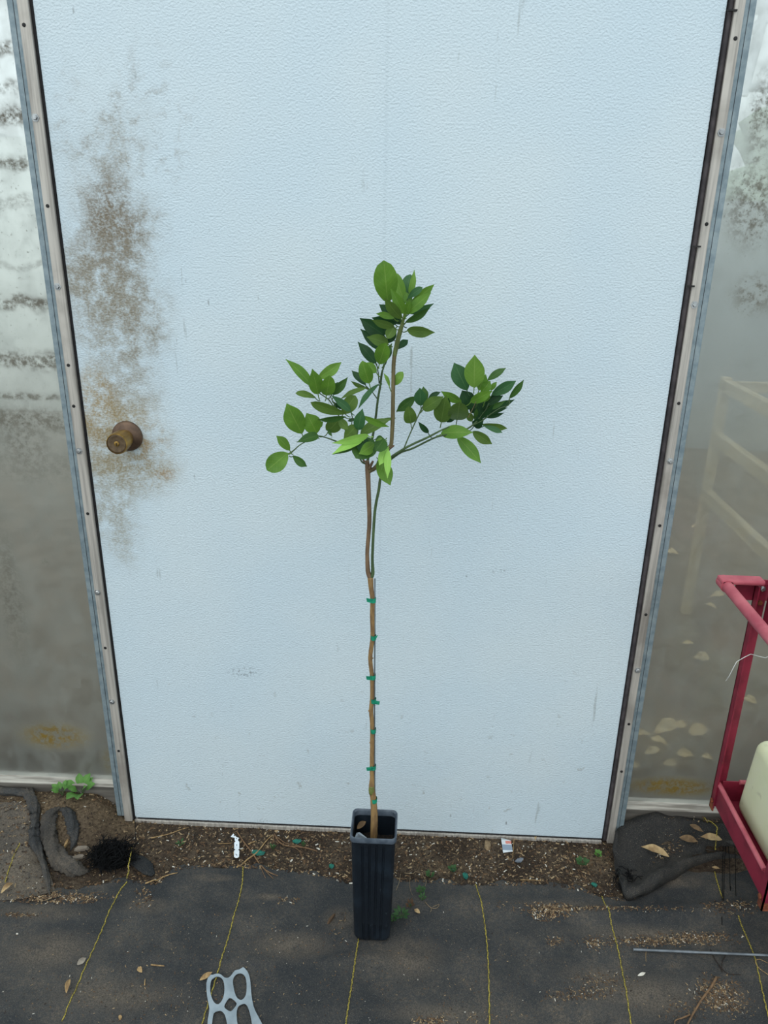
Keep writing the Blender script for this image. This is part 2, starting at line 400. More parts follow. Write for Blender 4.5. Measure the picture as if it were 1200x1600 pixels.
for nm, a, b, zt, sl in (('baseboard_left', -2.2, -.655, .080, 0), ('baseboard_right', .655, 2.2, .083, 0)):
    s = tag(build(nm, boxv(a, b, .006, .045, -.01, zt, .002), M_sill), kind='structure')
    build('sill_cap', boxv(a, b, .004, .047, zt+.0002, zt+.0045, .001), M_lip, s)

# ---- what shows through the sheeting on the right: a wooden rail rack, pipe bracing, leaf litter
M_wood = simple('pale_weathered_wood', (214, 200, 170), (180, 164, 132), sc=30, rough=.8, stretch=(1, .1, 1))
def bar3(a, b, w, h):
    a, b = np.array(a), np.array(b); return boxv(min(a[0], b[0])-w/2, max(a[0], b[0])+w/2, min(a[1], b[1]), max(a[1], b[1]), min(a[2], b[2])-h/2, max(a[2], b[2])+h/2, .003)
RY = 1.25
r1, r2, r3 = at(1130, 602, RY), at(1120, 684, RY), at(1106, 772, RY)
rx = (r1[0]+r2[0]+r3[0])/3
rack = empty('wooden_rail_rack', (rx, RY, 0), 'pale wooden rack with three rails standing behind the right sheeting', 'rack')
for r in (r1, r2, r3): build('rail', bar3((rx, .16, r[2]), (rx, RY, r[2]), .03, .045), M_wood, rack)
for yy in (RY, .18): build('post', boxv(rx-.017, rx+.017, yy-.016, yy+.016, .0, r1[2]+.03, .003), M_wood, rack)
rx2 = rx+.62
for r in (r1, r2, r3): build('rail', bar3((rx2, .16, r[2]), (rx2, RY, r[2]), .03, .045), M_wood, rack)
for yy in (RY, .18): build('post', boxv(rx2-.017, rx2+.017, yy-.016, yy+.016, .0, r1[2]+.03, .003), M_wood, rack)
build('crosspiece', boxv(rx-.015, rx2+.015, RY-.034, RY-.0165, r1[2]-.02, r1[2]+.02, .003), M_wood, rack)
M_pipe = simple('white_pipe', (222, 226, 232), (206, 212, 220), rough=.5)
PY = 1.9
brace = empty('pipe_bracing', at(1180, 400, PY), 'white pipe bracing faint behind the top right sheeting', 'bracing')
def pp(x, y): return at(x, y, PY)
pz = gp(1100, 850)[1]
for nm, a, b, r in (('pipe', pp(1150, 8), pp(1430, 15), .03), ('pipe', pp(1155, 60), pp(1260, -15), .018), ('pipe', pp(1160, 150), pp(1205, -20), .02), ('pipe', pp(1150, 136), pp(1430, 146), .016)):
    build(nm, tube([a, b], r, 10), M_pipe, brace, smooth=True, auto=40)
_a = pp(1420, 0); build('upright', tube([(_a[0], PY, 0), (_a[0], PY, _a[2]+.6)], .03, 10), M_pipe, brace, smooth=True, auto=40)

# ---- farther off: tunnel left, screen and tree right, added to grade the blurred brightness
M_poly = simple('added_tunnel_white', (214, 218, 212), (196, 202, 196), sc=3, rough=.5, bump=0)
tun = empty('added_tunnel', (-4.5, 6.2, 0), 'added long white tunnel shape, a bright blur behind the left sheeting', 'tunnel')  # added so its bright top and dimmer side soften the horizon line
TR, TX0, TX1, TYC = 2.05, -9.0, -.6, 6.4
rows = []
for i in range(29):
    a = math.pi*i/28; rows.append([(TX0+(TX1-TX0)*j/20, TYC-TR*math.cos(a), TR*math.sin(a)*1.05-.012*(1 if j % 4 == 2 else 0)) for j in range(21)])
build('cover', grid(rows), M_poly, tun, smooth=True)
for j in range(0, 21, 4):
    x = TX0+(TX1-TX0)*j/20
    build('hoop', tube([(x, TYC-(TR+.02)*math.cos(math.pi*i/20), (TR+.02)*math.sin(math.pi*i/20)*1.05) for i in range(21)], .025, 8), M_pipe, tun, smooth=True)
M_screen = simple('added_screen_grey', (150, 158, 158), (130, 140, 142), sc=4, rough=.9, bump=0)
scr = empty('added_grey_screen', (3.6, 3.6, 0), 'added grey screen standing in for the dim background behind the right sheeting', 'screen')  # added for the dim grey tone below the horizon
rows = [[(1.5+5.0*j/30, 3.6+.03*math.sin(j*.9), .04+1.58*i/6) for j in range(31)] for i in range(7)]
V_, F_ = grid(rows); n_ = len(V_)
build('cloth', (V_+[(a, b+.01, c) for a, b, c in V_], [tuple(reversed(f)) for f in F_]+[tuple(i+n_ for i in f) for f in F_]), M_screen, scr, smooth=True)
for j in range(5): build('post', boxv(1.46+1.25*j, 1.54+1.25*j, 3.66, 3.74, 0, 1.68, .005), M_wood, scr)
M_fol = simple('added_tree_green', (176, 196, 164), (146, 170, 136), sc=6, rough=.9, bump=0)
tre = empty('added_pale_tree', (6.6, 9.5, 0), 'added pale green tree shape standing in for the background high behind the right sheeting', 'tree')  # added for the pale green tone above the screen
bm = bmesh.new(); bmesh.ops.create_icosphere(bm, subdivisions=4, radius=1.0)
for v in bm.verts:
    q = v.co.copy(); k = 1+.16*math.sin(5*q.x+2)*math.sin(4*q.y+1)+.13*math.sin(9*q.z+3*q.x)+.08*math.sin(15*q.y+11*q.x)
    v.co = (6.6+q.x*2.5*k, 9.5+q.y*1.6*k, 2.1+q.z*1.25*k)
bm.verts.index_update(); vf = ([tuple(v.co) for v in bm.verts], [tuple(v.index for v in f.verts) for f in bm.faces]); bm.free()
build('crown', vf, M_fol, tre, smooth=True)
build('tree_trunk', tube([(6.6, 9.5, 0), (6.65, 9.5, .8), (6.6, 9.5, 1.5)], [.14, .11, .09], 10), M_wood, tre, smooth=True)

# ================================================================== GROUND COVER
def px_patch(px, py, rx, ry):       # a pixel blob on the ground -> world ellipse
    c = gp(px, py); a = gp(px+rx, py); b = gp(px, py+ry); return c[0], c[1], abs(a[0]-c[0]), abs(b[1]-c[1])
DUST = [px_patch(*q) for q in ((75, 1490, 120, 55), (60, 1430, 120, 25), (230, 1420, 60, 22), (180, 1560, 170, 50), (455, 1480, 110, 40), (880, 1420, 130, 16),
        (1010, 1465, 190, 22), (930, 1530, 90, 30), (1120, 1560, 90, 45), (1000, 1560, 160, 60), (1020, 1340, 45, 22), (1060, 1380, 70, 20), (420, 1405, 40, 10), (330, 1375, 60, 12), (530, 1440, 40, 30), (640, 1500, 80, 60), (700, 1590, 160, 30))]
def m_mat(name, dusty=0.0, base=((38, 43, 48), (54, 58, 61)), amb=1.0):
    t = NT(name); a = t.noise(5, 5, rough=.62); b = t.noise(26, 6, rough=.7); c = t.noise(300, 2); ff = t.noise(650, 2)
    wv = t.n('ShaderNodeTexWave'); t.set(wv.inputs['Vector'], t.co()); wv.inputs['Scale'].default_value = 190; wv.bands_direction = 'X'
    col = t.mix(t.ss(a, .35, .7), lin(base[0]), lin(base[1]))
    g = t.noise(140, 4, rough=.75); d = t.mul(t.ss(a, .36, .72), t.ss(b, .34, .64, .20, .62)); d = t.mul(t.add(t.mul(d, amb), .10*amb), t.ss(g, .36, .62, .35, 1.25))
    for (cx, cy, rx, ry) in DUST:
        m = t.ell(cx, cy, rx, ry, u='X', w='Y', wob=t.mul(t.math('SUBTRACT', b, .5), 1.6), inner=.15)
        d = t.math('MAXIMUM', d, t.mul(m, t.ss(b, .30, .62, .25, .80)))
    d = t.math('MINIMUM', t.add(d, t.mul(t.ss(b, .35, .65, .45, 1.0), dusty)), .95)
    col = t.mix(d, col, t.mix(t.ss(c, .4, .65), lin((112, 102, 90)), lin((84, 77, 69))))
    col = t.mix(t.ss(c, .66, .74, 0, .45), col, lin((150, 140, 124))); col = t.mix(t.ss(g, .60, .70, 0, .3), col, lin((34, 36, 38))); col = t.mix(t.ss(ff, .55, .72, 0, .40), col, lin((120, 114, 106))); col = t.mix(t.ss(ff, .45, .30, 0, .45), col, lin((26, 28, 30)))
    return t.done(t.pbr(col, t.ss(d, 0, .6, .62, .95), 0, t.bump(t.add(t.mul(wv.outputs['Fac'], .5), t.add(c, t.mul(b, 1.2))), .5, .0015), .22))
M_mat = m_mat('black_woven_ground_cloth'); M_dustmat = m_mat('dusty_ground_cloth', .75); M_foldmat = m_mat('grey_fold_cloth', .28, ((34, 37, 40), (48, 50, 52)), .8)
EDGE = [(-700, 1395), (-150, 1400), (0, 1402), (60, 1398), (130, 1385), (200, 1374), (250, 1378), (272, 1356), (330, 1352), (380, 1353), (450, 1357), (520, 1371), (560, 1380), (620, 1372), (680, 1376),
        (740, 1381), (800, 1380), (850, 1378), (900, 1386), (940, 1398), (975, 1404), (992, 1398), (1005, 1372), (1050, 1350), (1120, 1338), (1250, 1330), (1500, 1330), (1900, 1335)]
EW = sorted([tuple(gp(*q)[:2]) for q in EDGE])
EX = np.array([e[0] for e in EW]); EY = np.array([e[1] for e in EW])
def edge_y(x): return float(np.interp(x, EX, EY))
# low ridges pressed into the cloth
RIDGE = [([gp(0, 1440), gp(150, 1432), gp(300, 1428), gp(420, 1440)], .004, .02), ([gp(250, 1500), gp(400, 1505), gp(560, 1498), gp(700, 1510)], .004, .016),
         ([gp(930, 1436), gp(1050, 1428), gp(1200, 1425)], .012, .022), ([gp(640, 1412), gp(760, 1416), gp(870, 1432), gp(960, 1430)], .006, .016), ([gp(900, 1570), gp(1050, 1540), gp(1200, 1500)], .005, .03),
         ([gp(0, 1570), gp(120, 1572), gp(260, 1590)], .004, .02)]
def hmat(x, y):
    e = edge_y(x); s = sstep(0, .05, e-y)
    h = .0075+waves(x*1.1, y*1.3, .0022)+.0012*fine(x*.6, y*.6)-.004*(1-s)
    k = 1-sstep(.05, .09, math.hypot(x-.0335, y+.3215)); h = h*(1-k)+.0055*k
    for pts, amp, w in RIDGE:
        X = [p[0] for p in pts]; Yr = [p[1] for p in pts]
        if X[0]-.1 < x < X[-1]+.1:
            yy = float(np.interp(x, X, Yr)); f = sstep(X[0]-.1, X[0]+.02, x)*(1-sstep(X[-1]-.02, X[-1]+.1, x))
            h += amp*f*math.exp(-((y-yy)/w)**2)
    return h
def mat_grid():
    rows = []
    vs = [0, .003, .008, .015]+[.015+.0115*i for i in range(1, 44)]+[.6, .8, 1.2, 2.0]
    xs2 = axis(-2.4, 2.4, -1.05, 1.1, .0125, .3)
    for v in vs:
        r = []
        for x in xs2:
            e = edge_y(x)+.006*math.sin(41*x)+.004*math.sin(97*x+1)+.0025*math.sin(211*x); y = e-v
            z = hmat(x, y) if v < .5 else .006
            if v == 0: z = hsoil(x, e)+.002
            r.append((x, y, z))
        rows.append(r)
    rows.reverse(); return grid(rows)
wm = build('weed_mat', mat_grid(), M_mat, smooth=True)
tag(wm, 'black woven weed mat with yellow stripes, dusted with soil', 'weed mat')
# woven-in yellow guide threads
def m_thread():
    t = NT('yellow_thread'); k = t.noise(420, 2); col = t.mix(t.ss(k, .42, .56), lin((176, 160, 70)), lin((104, 94, 44)))
    return t.done(t.pbr(col, .7, 0, None, .3))
M_thread = m_thread()
def zig(pts, amp):
    o = []
    for i, p in enumerate(pts): o.append((p[0]+amp*(1 if i % 2 else -1), p[1], p[2]))
    return o
def thread(pxs, par, hf, r=.00135, name='stripe'):
    P = []
    base = cr([tuple(gp(*q)[:2])+(0,) for q in pxs], 14)
    for p in base: P.append((p[0], p[1], hf(p[0], p[1])+r*.6))
    return build(name, tube(zig(P, .0007), r, 6), M_thread, par, smooth=True)
for s in ([(98, 1600), (150, 1480), (184, 1402), (199, 1380)], [(310, 1625), (345, 1510), (365, 1440), (378, 1388), (380, 1356)], [(538, 1620), (549, 1545), (559, 1478), (566, 1440)],
          [(765, 1625), (762, 1500), (754, 1430), (743, 1384)], [(988, 1620), (967, 1500), (950, 1435), (940, 1402)], [(1152, 1437), (1163, 1462), (1177, 1500), (1199, 1590), (1205, 1620)]):
    thread(s, wm, hmat)

# ---- loose flap of the cloth bunched up right of the door frame
def flap():
    top = cr([gp(*q, .05) for q in ((958, 1312), (966, 1288), (990, 1279), (1030, 1277), (1080, 1284), (1125, 1300), (1180, 1320), (1260, 1340))], 8)
    bot = cr([gp(*q, .018) for q in ((968, 1375), (980, 1398), (1010, 1392), (1048, 1372), (1085, 1350), (1130, 1342), (1190, 1345), (1270, 1350))], 8)
    prof = [(0, .0), (.02, .030), (.07, .046), (.16, .042), (.28, .026), (.42, .014), (.56, .010), (.70, .012), (.80, .022), (.88, .031), (.94, .033), (1.0, .025), (1.02, .010), (.97, .003), (.9, .002)]
    rows = []
    for v, z in prof:
        r = []
        for i, (a, b) in enumerate(zip(top, bot)):
            p = a+(b-a)*v; u = i/(len(top)-1); fall = sstep(0, .12, u)
            q = z*(.5+.5*fall)*(1+.22*math.sin(9*u+4*v)) + .0045*math.sin(17*u+9*v)+.003*math.sin(37*u-13*v)+.002*math.sin(61*u+31*v)+.0015*math.sin(23*u-57*v)
            fl = hsoil(p[0], p[1]) if p[1] > edge_y(p[0]) else 0.0
            r.append((p[0], p[1], max(fl*.8, 0)+max(q, .004)))
        rows.append(r)
    rows.reverse(); return grid(rows), rows
fg, frows = flap()
fo = empty('weed_mat_flap', gp(1040, 1335), 'crumpled black fabric flap bunched beside the right door frame', 'fabric flap')
build('flap_sheet', fg, m_mat('dusty_flap_cloth', .06, ((26, 29, 32), (38, 41, 44)), .45), fo, smooth=True)
FV = np.array(fg[0])
def hflap(x, y):
    d = (FV[:, 0]-x)**2+(FV[:, 1]-y)**2; k = np.argsort(d)[:6]; return float(FV[k, 2].max())
thread([(1088, 1300), (1097, 1316), (1112, 1330), (1114, 1345)], fo, lambda x, y: hflap(x, y)+.001)
thread([(1116, 1366), (1119, 1380), (1128, 1408)], wm, hmat)
def frays(n, cx, cy, rx, ry, hf, L, zl, seed, r=.0008):
    rnd = random.Random(seed); vs = []
    for _ in range(n):
        a = rnd.uniform(0, 6.28); q = math.sqrt(rnd.random()); p = gp(cx+rx*q*math.cos(a), cy+ry*q*math.sin(a)); z = hf(p[0], p[1])
        d = np.array([rnd.uniform(-1, 1), rnd.uniform(-1, .6), rnd.uniform(.1, 1)*zl]); l = L*rnd.uniform(.4, 1)
        m = p+d*l*.55; e = p+d*l+np.array([rnd.uniform(-.3, .3)*l, rnd.uniform(-.3, .3)*l, -.6*l*zl])
        vs.append(tube(cr([(p[0], p[1], z), (m[0], m[1], z+max(.004, d[2]*l*.6)), (e[0], e[1], max(z+.001, z+d[2]*l*.3))], 4), r, 4))
    return join(*vs)
M_fray = simple('black_frayed_fibre', (17, 18, 20), (11, 12, 13), rough=.85, bump=0, spec=.15)
tag(build('frayed_edge', frays(90, 974, 1380, 16, 20, lambda x, y: .008, .03, .7, 3), M_fray, fo), kind='stuff')
tag(build('hanging_threads', join(*[tube(cr([gp(x, 1322, .035), gp(x+dx, 1350, .03), gp(x+dx*1.5, 1390, .012), gp(x+dx*2, y2, .012)], 5), .0008, 4) for x, dx, y2 in ((1134, -2, 1420), (1138, 2, 1385), (1148, 1, 1400), (1130, -1, 1445))]), M_fray, fo), kind='stuff')
build('loose_strip', tube(cr([gp(1075, 1284, .05), gp(1100, 1296, .05), gp(1128, 1309, .045), gp(1150, 1318, .04)], 5), .008, 8, flat=.5), M_mat, fo, smooth=True)

def gz(x, y): return max(hsoil(x, y), hmat(x, y) if y < edge_y(x) else -1)
def gs(px, py, hf=None):            # point of the ground surface itself seen at a pixel
    p = gp(px, py)
    for _ in range(8):
        z = (hf or gz)(p[0], p[1]); p = gp(px, py, .5*(z+p[2])) if _ < 3 else gp(px, py, z)
    return p
# ---- torn dusty cloth on the left, with its rolls and frayed ends
def torn():
    top = cr([gs(*q) for q in ((-260, 1262), (-120, 1258), (0, 1256), (30, 1254), (48, 1262))], 8)
    bot = cr([gs(*q) for q in ((-260, 1412), (-120, 1410), (0, 1408), (50, 1404), (88, 1396))], 8)
    rows = []
    for k in range(19):
        v = k/18; r = []
        for i, (a, b) in enumerate(zip(top, bot)):
            u = i/(len(top)-1); p = a+(b-a)*v
            z = max(hsoil(p[0], p[1]), hmat(p[0], p[1]) if p[1] < edge_y(p[0]) else -1)+.005+.012*math.sin(math.pi*v)*math.sin(math.pi*min(1, u*1.1))+.004*math.sin(15*u+7*v)*math.sin(math.pi*v)+.003*math.sin(33*v+6*u)
            r.append((p[0], p[1], z))
        rows.append(r)
    rows.reverse(); return grid(rows)
to = empty('torn_weed_mat', gp(30, 1330), 'dusty torn weed mat with black fabric rolls left of the door', 'torn fabric')
tv = torn()
build('torn_sheet', tv, M_dustmat, to, smooth=True)
TV = np.array(tv[0])
def htorn(x, y):
    d = (TV[:, 0]-x)**2+(TV[:, 1]-y)**2; k = int(np.argmin(d)); return float(TV[k, 2]) if d[k] < .0004 else gz(x, y)
def roll(pxs, r, mat, name, lift=.6, flat=.8, lump=.06, hf=htorn):
    P = cr([tuple(gs(a, b, hf))+(q,) for (a, b), q in zip(pxs, r)], 9); pts = [(p[0], p[1], hf(p[0], p[1])+p[3]*lift) for p in P]
    V, Fc = tube(pts, [p[3] for p in P], 20, flat=flat); n_ = 20; W = []
    for i, v in enumerate(V):        # lengthwise folds and creases of the cloth
        c = pts[i//n_]; k = i % n_; s_ = 1+lump*1.6*math.sin(5*2*math.pi*k/n_+.35*(i//n_))+lump*math.sin(.9*(i//n_)+1.7*k)+lump*.8*math.sin(2.3*(i//n_)-2*2*math.pi*k/n_)
        W.append(tuple(c[j]+(v[j]-c[j])*s_ for j in range(3)))
    return build(name, (W, Fc), mat, to, smooth=True)
roll([(-90, 1236), (-20, 1236), (20, 1240), (46, 1243)], [.013, .013, .012, .011], M_mat, 'fabric_roll')
roll([(44, 1240), (53, 1262), (55, 1290), (56, 1318), (66, 1345), (74, 1375), (78, 1398)], [.012, .012, .009, .013, .008, .006, .002], M_mat, 'fabric_strip', lump=.14)
roll([(94, 1262), (82, 1275), (76, 1300), (82, 1330), (98, 1352), (122, 1364), (140, 1362)], [.003, .015, .019, .018, .020, .015, .002], M_foldmat, 'fabric_fold', lump=.13, flat=.6)
roll([(92, 1264), (106, 1272), (113, 1292), (117, 1312), (110, 1330)], [.002, .011, .013, .009, .001], M_mat, 'fabric_fold', lump=.16, flat=.6)
roll([(196, 1338), (212, 1348), (228, 1360), (240, 1369)], [.006, .016, .017, .006], m_mat('black_tongue_cloth', 0, ((20, 24, 28), (28, 32, 36)), .1), 'fabric_tongue', flat=.2, lump=.05)
def ball():
    rnd = random.Random(11); c = gs(176, 1346); vs = []
    for _ in range(560):
        a = rnd.uniform(0, 6.28); b = math.acos(rnd.uniform(-.15, 1)); q = rnd.uniform(.2, 1.0)
        d = np.array([math.sin(b)*math.cos(a)*.058, math.sin(b)*math.sin(a)*.042, math.cos(b)*.032])*q
        p = np.array([c[0], c[1], .014])+d; t = np.array([rnd.uniform(-1, 1), rnd.uniform(-1, 1), rnd.uniform(-.5, 1.1)])*.021
        pts = [p-t, p+np.array([rnd.uniform(-.004, .004), rnd.uniform(-.004, .004), .004]), p+t]
        pts = [(x[0], x[1], max(x[2], .004)) for x in pts]
        vs.append(tube(cr(pts, 3), .0010, 4))
    core = lathe((c[0], c[1], .002), (0, 0, 1), [(0, .038), (.010, .036), (.018, .022), (.022, .006)], 18)
    return join(*vs, ([(c[0]+(v[0]-c[0])*1.1, c[1]+(v[1]-c[1])*.75, v[2]) for v in core[0]], core[1]))
bo = empty('frayed_fiber_tuft', gp(176, 1342), 'bushy tuft of frayed black fibres below the left door corner', 'fiber tuft')
tag(build('fibers', ball(), M_fray, bo), kind='stuff')
th = thread([(199, 1380), (204, 1362), (208, 1340)], bo, lambda x, y: .030 if y > gp(200, 1368)[1] else .014, name='yellow_thread')
build('loose_thread', tube(cr([gp(207, 1350, .02), gp(211, 1315, .02), gp(212, 1275, .012)], 5), .0006, 4), M_fray, bo)
thread([(9, 1384), (14, 1370), (21, 1350), (33, 1328)], to, htorn, r=.0012)

# ---- wood crumbs and grit scattered over the soil and cloth (uncountable)
CH = [simple('chip_pale', (162, 140, 108), (124, 104, 78), sc=90, rough=.9, bump=0), simple('chip_brown', (108, 84, 60), (76, 58, 42), sc=90, rough=.9, bump=0),
      simple('chip_dark', (58, 46, 37), (38, 31, 26), sc=90, rough=.95, bump=0), simple('grit_white', (206, 202, 192), (180, 174, 160), sc=90, rough=.9, bump=0)]
def chips():
    rnd = random.Random(21); V, Fc, Mi = [], [], []
    def one(x, y, z, l, w, mi):
        a = rnd.uniform(0, 6.28); ca, sa = math.cos(a), math.sin(a); t1, t2 = rnd.uniform(-.4, .4), rnd.uniform(-.5, .5); b = len(V); th_ = w*.35
        for (u, v, k) in ((-l, -w, 0), (l, -w*.6, 0), (l*.8, w, 0), (-l*.9, w*.8, 0), (0, 0, 1)):
            V.append((x+u*ca-v*sa, y+u*sa+v*ca, z+th_*k+u*t1*.5+v*t2*.5+.0008))
        for f in ((0, 1, 4), (1, 2, 4), (2, 3, 4), (3, 0, 4), (3, 2, 1, 0)): Fc.append(tuple(i+b for i in f)); Mi.append(mi)
    # bare soil strip under the door, and soil by the left wall
    for _ in range(9000):
        x = rnd.uniform(-1.0, .66); e = edge_y(x); top = -.025 if abs(x) < .65 else .004
        y = rnd.uniform(e-.012, top)
        if x < -.60 and rnd.random() < .5: continue
        k = rnd.random(); mi = 0 if k < .16 else 1 if k < .48 else 2 if k < .965 else 3
        s = rnd.choice((1, 1, 1, 1.5, 2.2)); one(x, y, htorn(x, y) if x < -.66 else gz(x, y), .0018*s*rnd.uniform(.7, 1.6), .0010*s*rnd.uniform(.6, 1.2), mi)
    for (px, py, rx, ry, n, sl) in ((80, 1404, 70, 7, 420, 1.3), (120, 1400, 60, 9, 240, 1.1), (35, 1432, 32, 4, 90, 1), (860, 1424, 36, 13, 420, 1.4), (800, 1420, 60, 8, 60, 1), (960, 1424, 120, 6, 260, 1.2), (1030, 1470, 110, 9, 600, 1.1), (1090, 1462, 60, 8, 220, 1.2),
                              (935, 1535, 50, 22, 220, .9), (900, 1555, 60, 10, 160, 1), (870, 1470, 16, 10, 70, 1), (930, 1472, 18, 12, 90, 1), (1120, 1550, 40, 25, 420, 1.2), (1140, 1570, 40, 18, 200, 1), (1070, 1575, 40, 20, 90, 1), (1140, 1420, 50, 14, 200, 1.3),
                              (540, 1450, 24, 30, 60, 1), (640, 1560, 500, 40, 200, .8), (500, 1490, 500, 60, 420, .8), (300, 1450, 300, 40, 120, .8), (200, 1560, 200, 50, 200, .9), (670, 1595, 30, 6, 80, 1.3), (720, 1590, 80, 12, 70, 1),
                              (450, 1405, 20, 6, 40, 1.2), (225, 1400, 14, 18, 70, 1.3), (180, 1262, 40, 12, 200, 1.4), (1045, 1345, 30, 20, 120, 1.2), (1060, 1330, 50, 30, 120, .9), (60, 1285, 60, 40, 200, 1.2), (20, 1300, 40, 40, 160, 1.2), (1110, 1305, 30, 12, 80, 1.3)):
        for _ in range(n):
            a = rnd.uniform(0, 6.28); q = math.sqrt(rnd.random()); q *= rnd.uniform(.5, 1.35); p = gp(px+rx*q*math.cos(a), py+ry*q*math.sin(a), .01); x, y = p[0], p[1]
            if (x-.033)**2+(y+.3215)**2 < .0042: continue
            z = hflap(x, y) if (x > .64 and y > edge_y(x)+.004) else htorn(x, y)
            k = rnd.random(); mi = 0 if k < .27 else 1 if k < .80 else 2 if k < .96 else 3
            one(x, y, z, .0019*sl*rnd.uniform(.4, 1.7), .0009*sl*rnd.uniform(.5, 1.2), mi)
    return V, Fc, Mi
cv, cf, cm = chips()
tag(build('wood_crumbs', (cv, cf), None, mats=CH, fmat=cm), 'fine wood crumbs and grit scattered over soil and weed mat', 'wood crumbs', kind='stuff')

# ================================================================== POTTED CITRUS SAPLING
def m_leaf(name, c1, c2, rib, rough=.38, tr=.22):
    t = NT(name); uv = t.n('ShaderNodeUVMap').outputs[0]; q = t.n('ShaderNodeSeparateXYZ'); t.set(q.inputs[0], uv); u, v = q.outputs[0], q.outputs[1]
    col = t.mix(t.ss(t.noise(38, 3), .3, .7), lin(c1), lin(c2))
    av = t.math('ABSOLUTE', v)
    vein = t.math('SINE', t.add(t.mul(u, 52.0), t.mul(av, -16.0))); k = t.mul(t.ss(vein, .86, 1.0), .16)
    col = t.mix(k, col, lin(rib)); col = t.mix(t.ss(av, .075, .0, 0, .45), col, lin(rib))
    b = t.pbr(col, rough, 0, t.bump(t.add(t.mul(vein, .12), t.noise(120, 2)), .12, .0015), .26)
    tl_ = t.n('ShaderNodeBsdfTranslucent'); t.set(tl_.inputs['Color'], t.mix(.5, col, lin(rib)))
    m = t.n('ShaderNodeMixShader'); m.inputs[0].default_value = tr; t.set(m.inputs[1], b); t.set(m.inputs[2], tl_.outputs[0])
    return t.done(m.outputs[0])
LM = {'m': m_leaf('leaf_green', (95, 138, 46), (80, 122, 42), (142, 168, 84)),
      'ml': m_leaf('leaf_fresh_green', (114, 154, 62), (100, 142, 56), (160, 184, 102)),
      'l': m_leaf('leaf_young_light', (150, 200, 92), (136, 186, 80), (184, 216, 124)),
      'o': m_leaf('leaf_olive_underside', (86, 116, 46), (74, 102, 42), (122, 146, 78), .5),
      'd': m_leaf('leaf_shaded_green', (30, 68, 34), (24, 58, 30), (66, 100, 56), .5),  # deep green that also paints in the shade of shadowed leaves
      'b': m_leaf('leaf_blue_green', (56, 100, 58), (46, 88, 50), (104, 138, 92), .45),
      'md': m_leaf('leaf_mid_dark_green', (60, 98, 40), (48, 84, 36), (104, 132, 68), .45),  # darker step between the mid and the deepest green
      'w': m_leaf('weed_leaf', (92, 140, 66), (78, 122, 56), (136, 170, 100), .5), 'wd': m_leaf('weed_leaf_dark', (58, 92, 52), (48, 78, 44), (90, 130, 76), .55)}
def leaf_vf(B, T, w, roll=0.0, fold=.22, curl=.06, tm=.45, e=.72, view=None, pet=None, pr=.0008, wav=0.0, nt=12, nv=4, et=1.05):
    B, T = np.array(B, float), np.array(T, float); a = T-B; L = np.linalg.norm(a)
    vd = (B+T)/2-(CAM if view is None else view) if view is None else np.array(view, float); vd = vd/np.linalg.norm(vd)
    s = np.cross(a, vd); s /= (np.linalg.norm(s)+1e-9); n = np.cross(s, a/L)
    if np.dot(n, vd) > 0: n = -n
    s, n = s*math.cos(roll)+n*math.sin(roll), n*math.cos(roll)-s*math.sin(roll)
    k = math.log(.5)/math.log(tm); V, Fc, UV = [], [], []
    for i in range(nt+1):
        t = i/nt; hw = w/2*max(0, math.sin(math.pi*t**k))**(e if (t < tm or e < .54) else e+(et-e)*sstep(tm, .95, t))
        if i == nt: hw = 0.0004
        if i == 0: hw = .0006
        c = B+a*t+n*(curl*L*math.sin(math.pi*t)-curl*.2*L*t)
        for j in range(nv+1):
            v = -1+2*j/nv
            V.append(tuple(c+s*hw*v+n*(fold*abs(v)*hw+wav*hw*math.sin(5*t*3.14+v*2)))); UV.append((t, v))
    m = nv+1
    for i in range(nt):
        for j in range(nv): Fc.append((i*m+j, i*m+j+1, (i+1)*m+j+1, (i+1)*m+j))
    if pet is not None:
        b = len(V); mid = (np.array(pet)+B)/2+np.array([0, 0, -.002]); tv_, tf = tube(cr([pet, mid, B+a*.06], 3), pr, 5)
        V += tv_; UV += [(.5, .03)]*len(tv_); Fc += [tuple(q+b for q in f) for f in tf]
    return V, Fc, UV
PX, PYC = .0335, -.3215              # pot centre on the ground
tree = empty('potted_citrus_sapling', (PX, PYC, 0), 'leafy citrus sapling with green ties in a tall square black pot', 'potted tree')
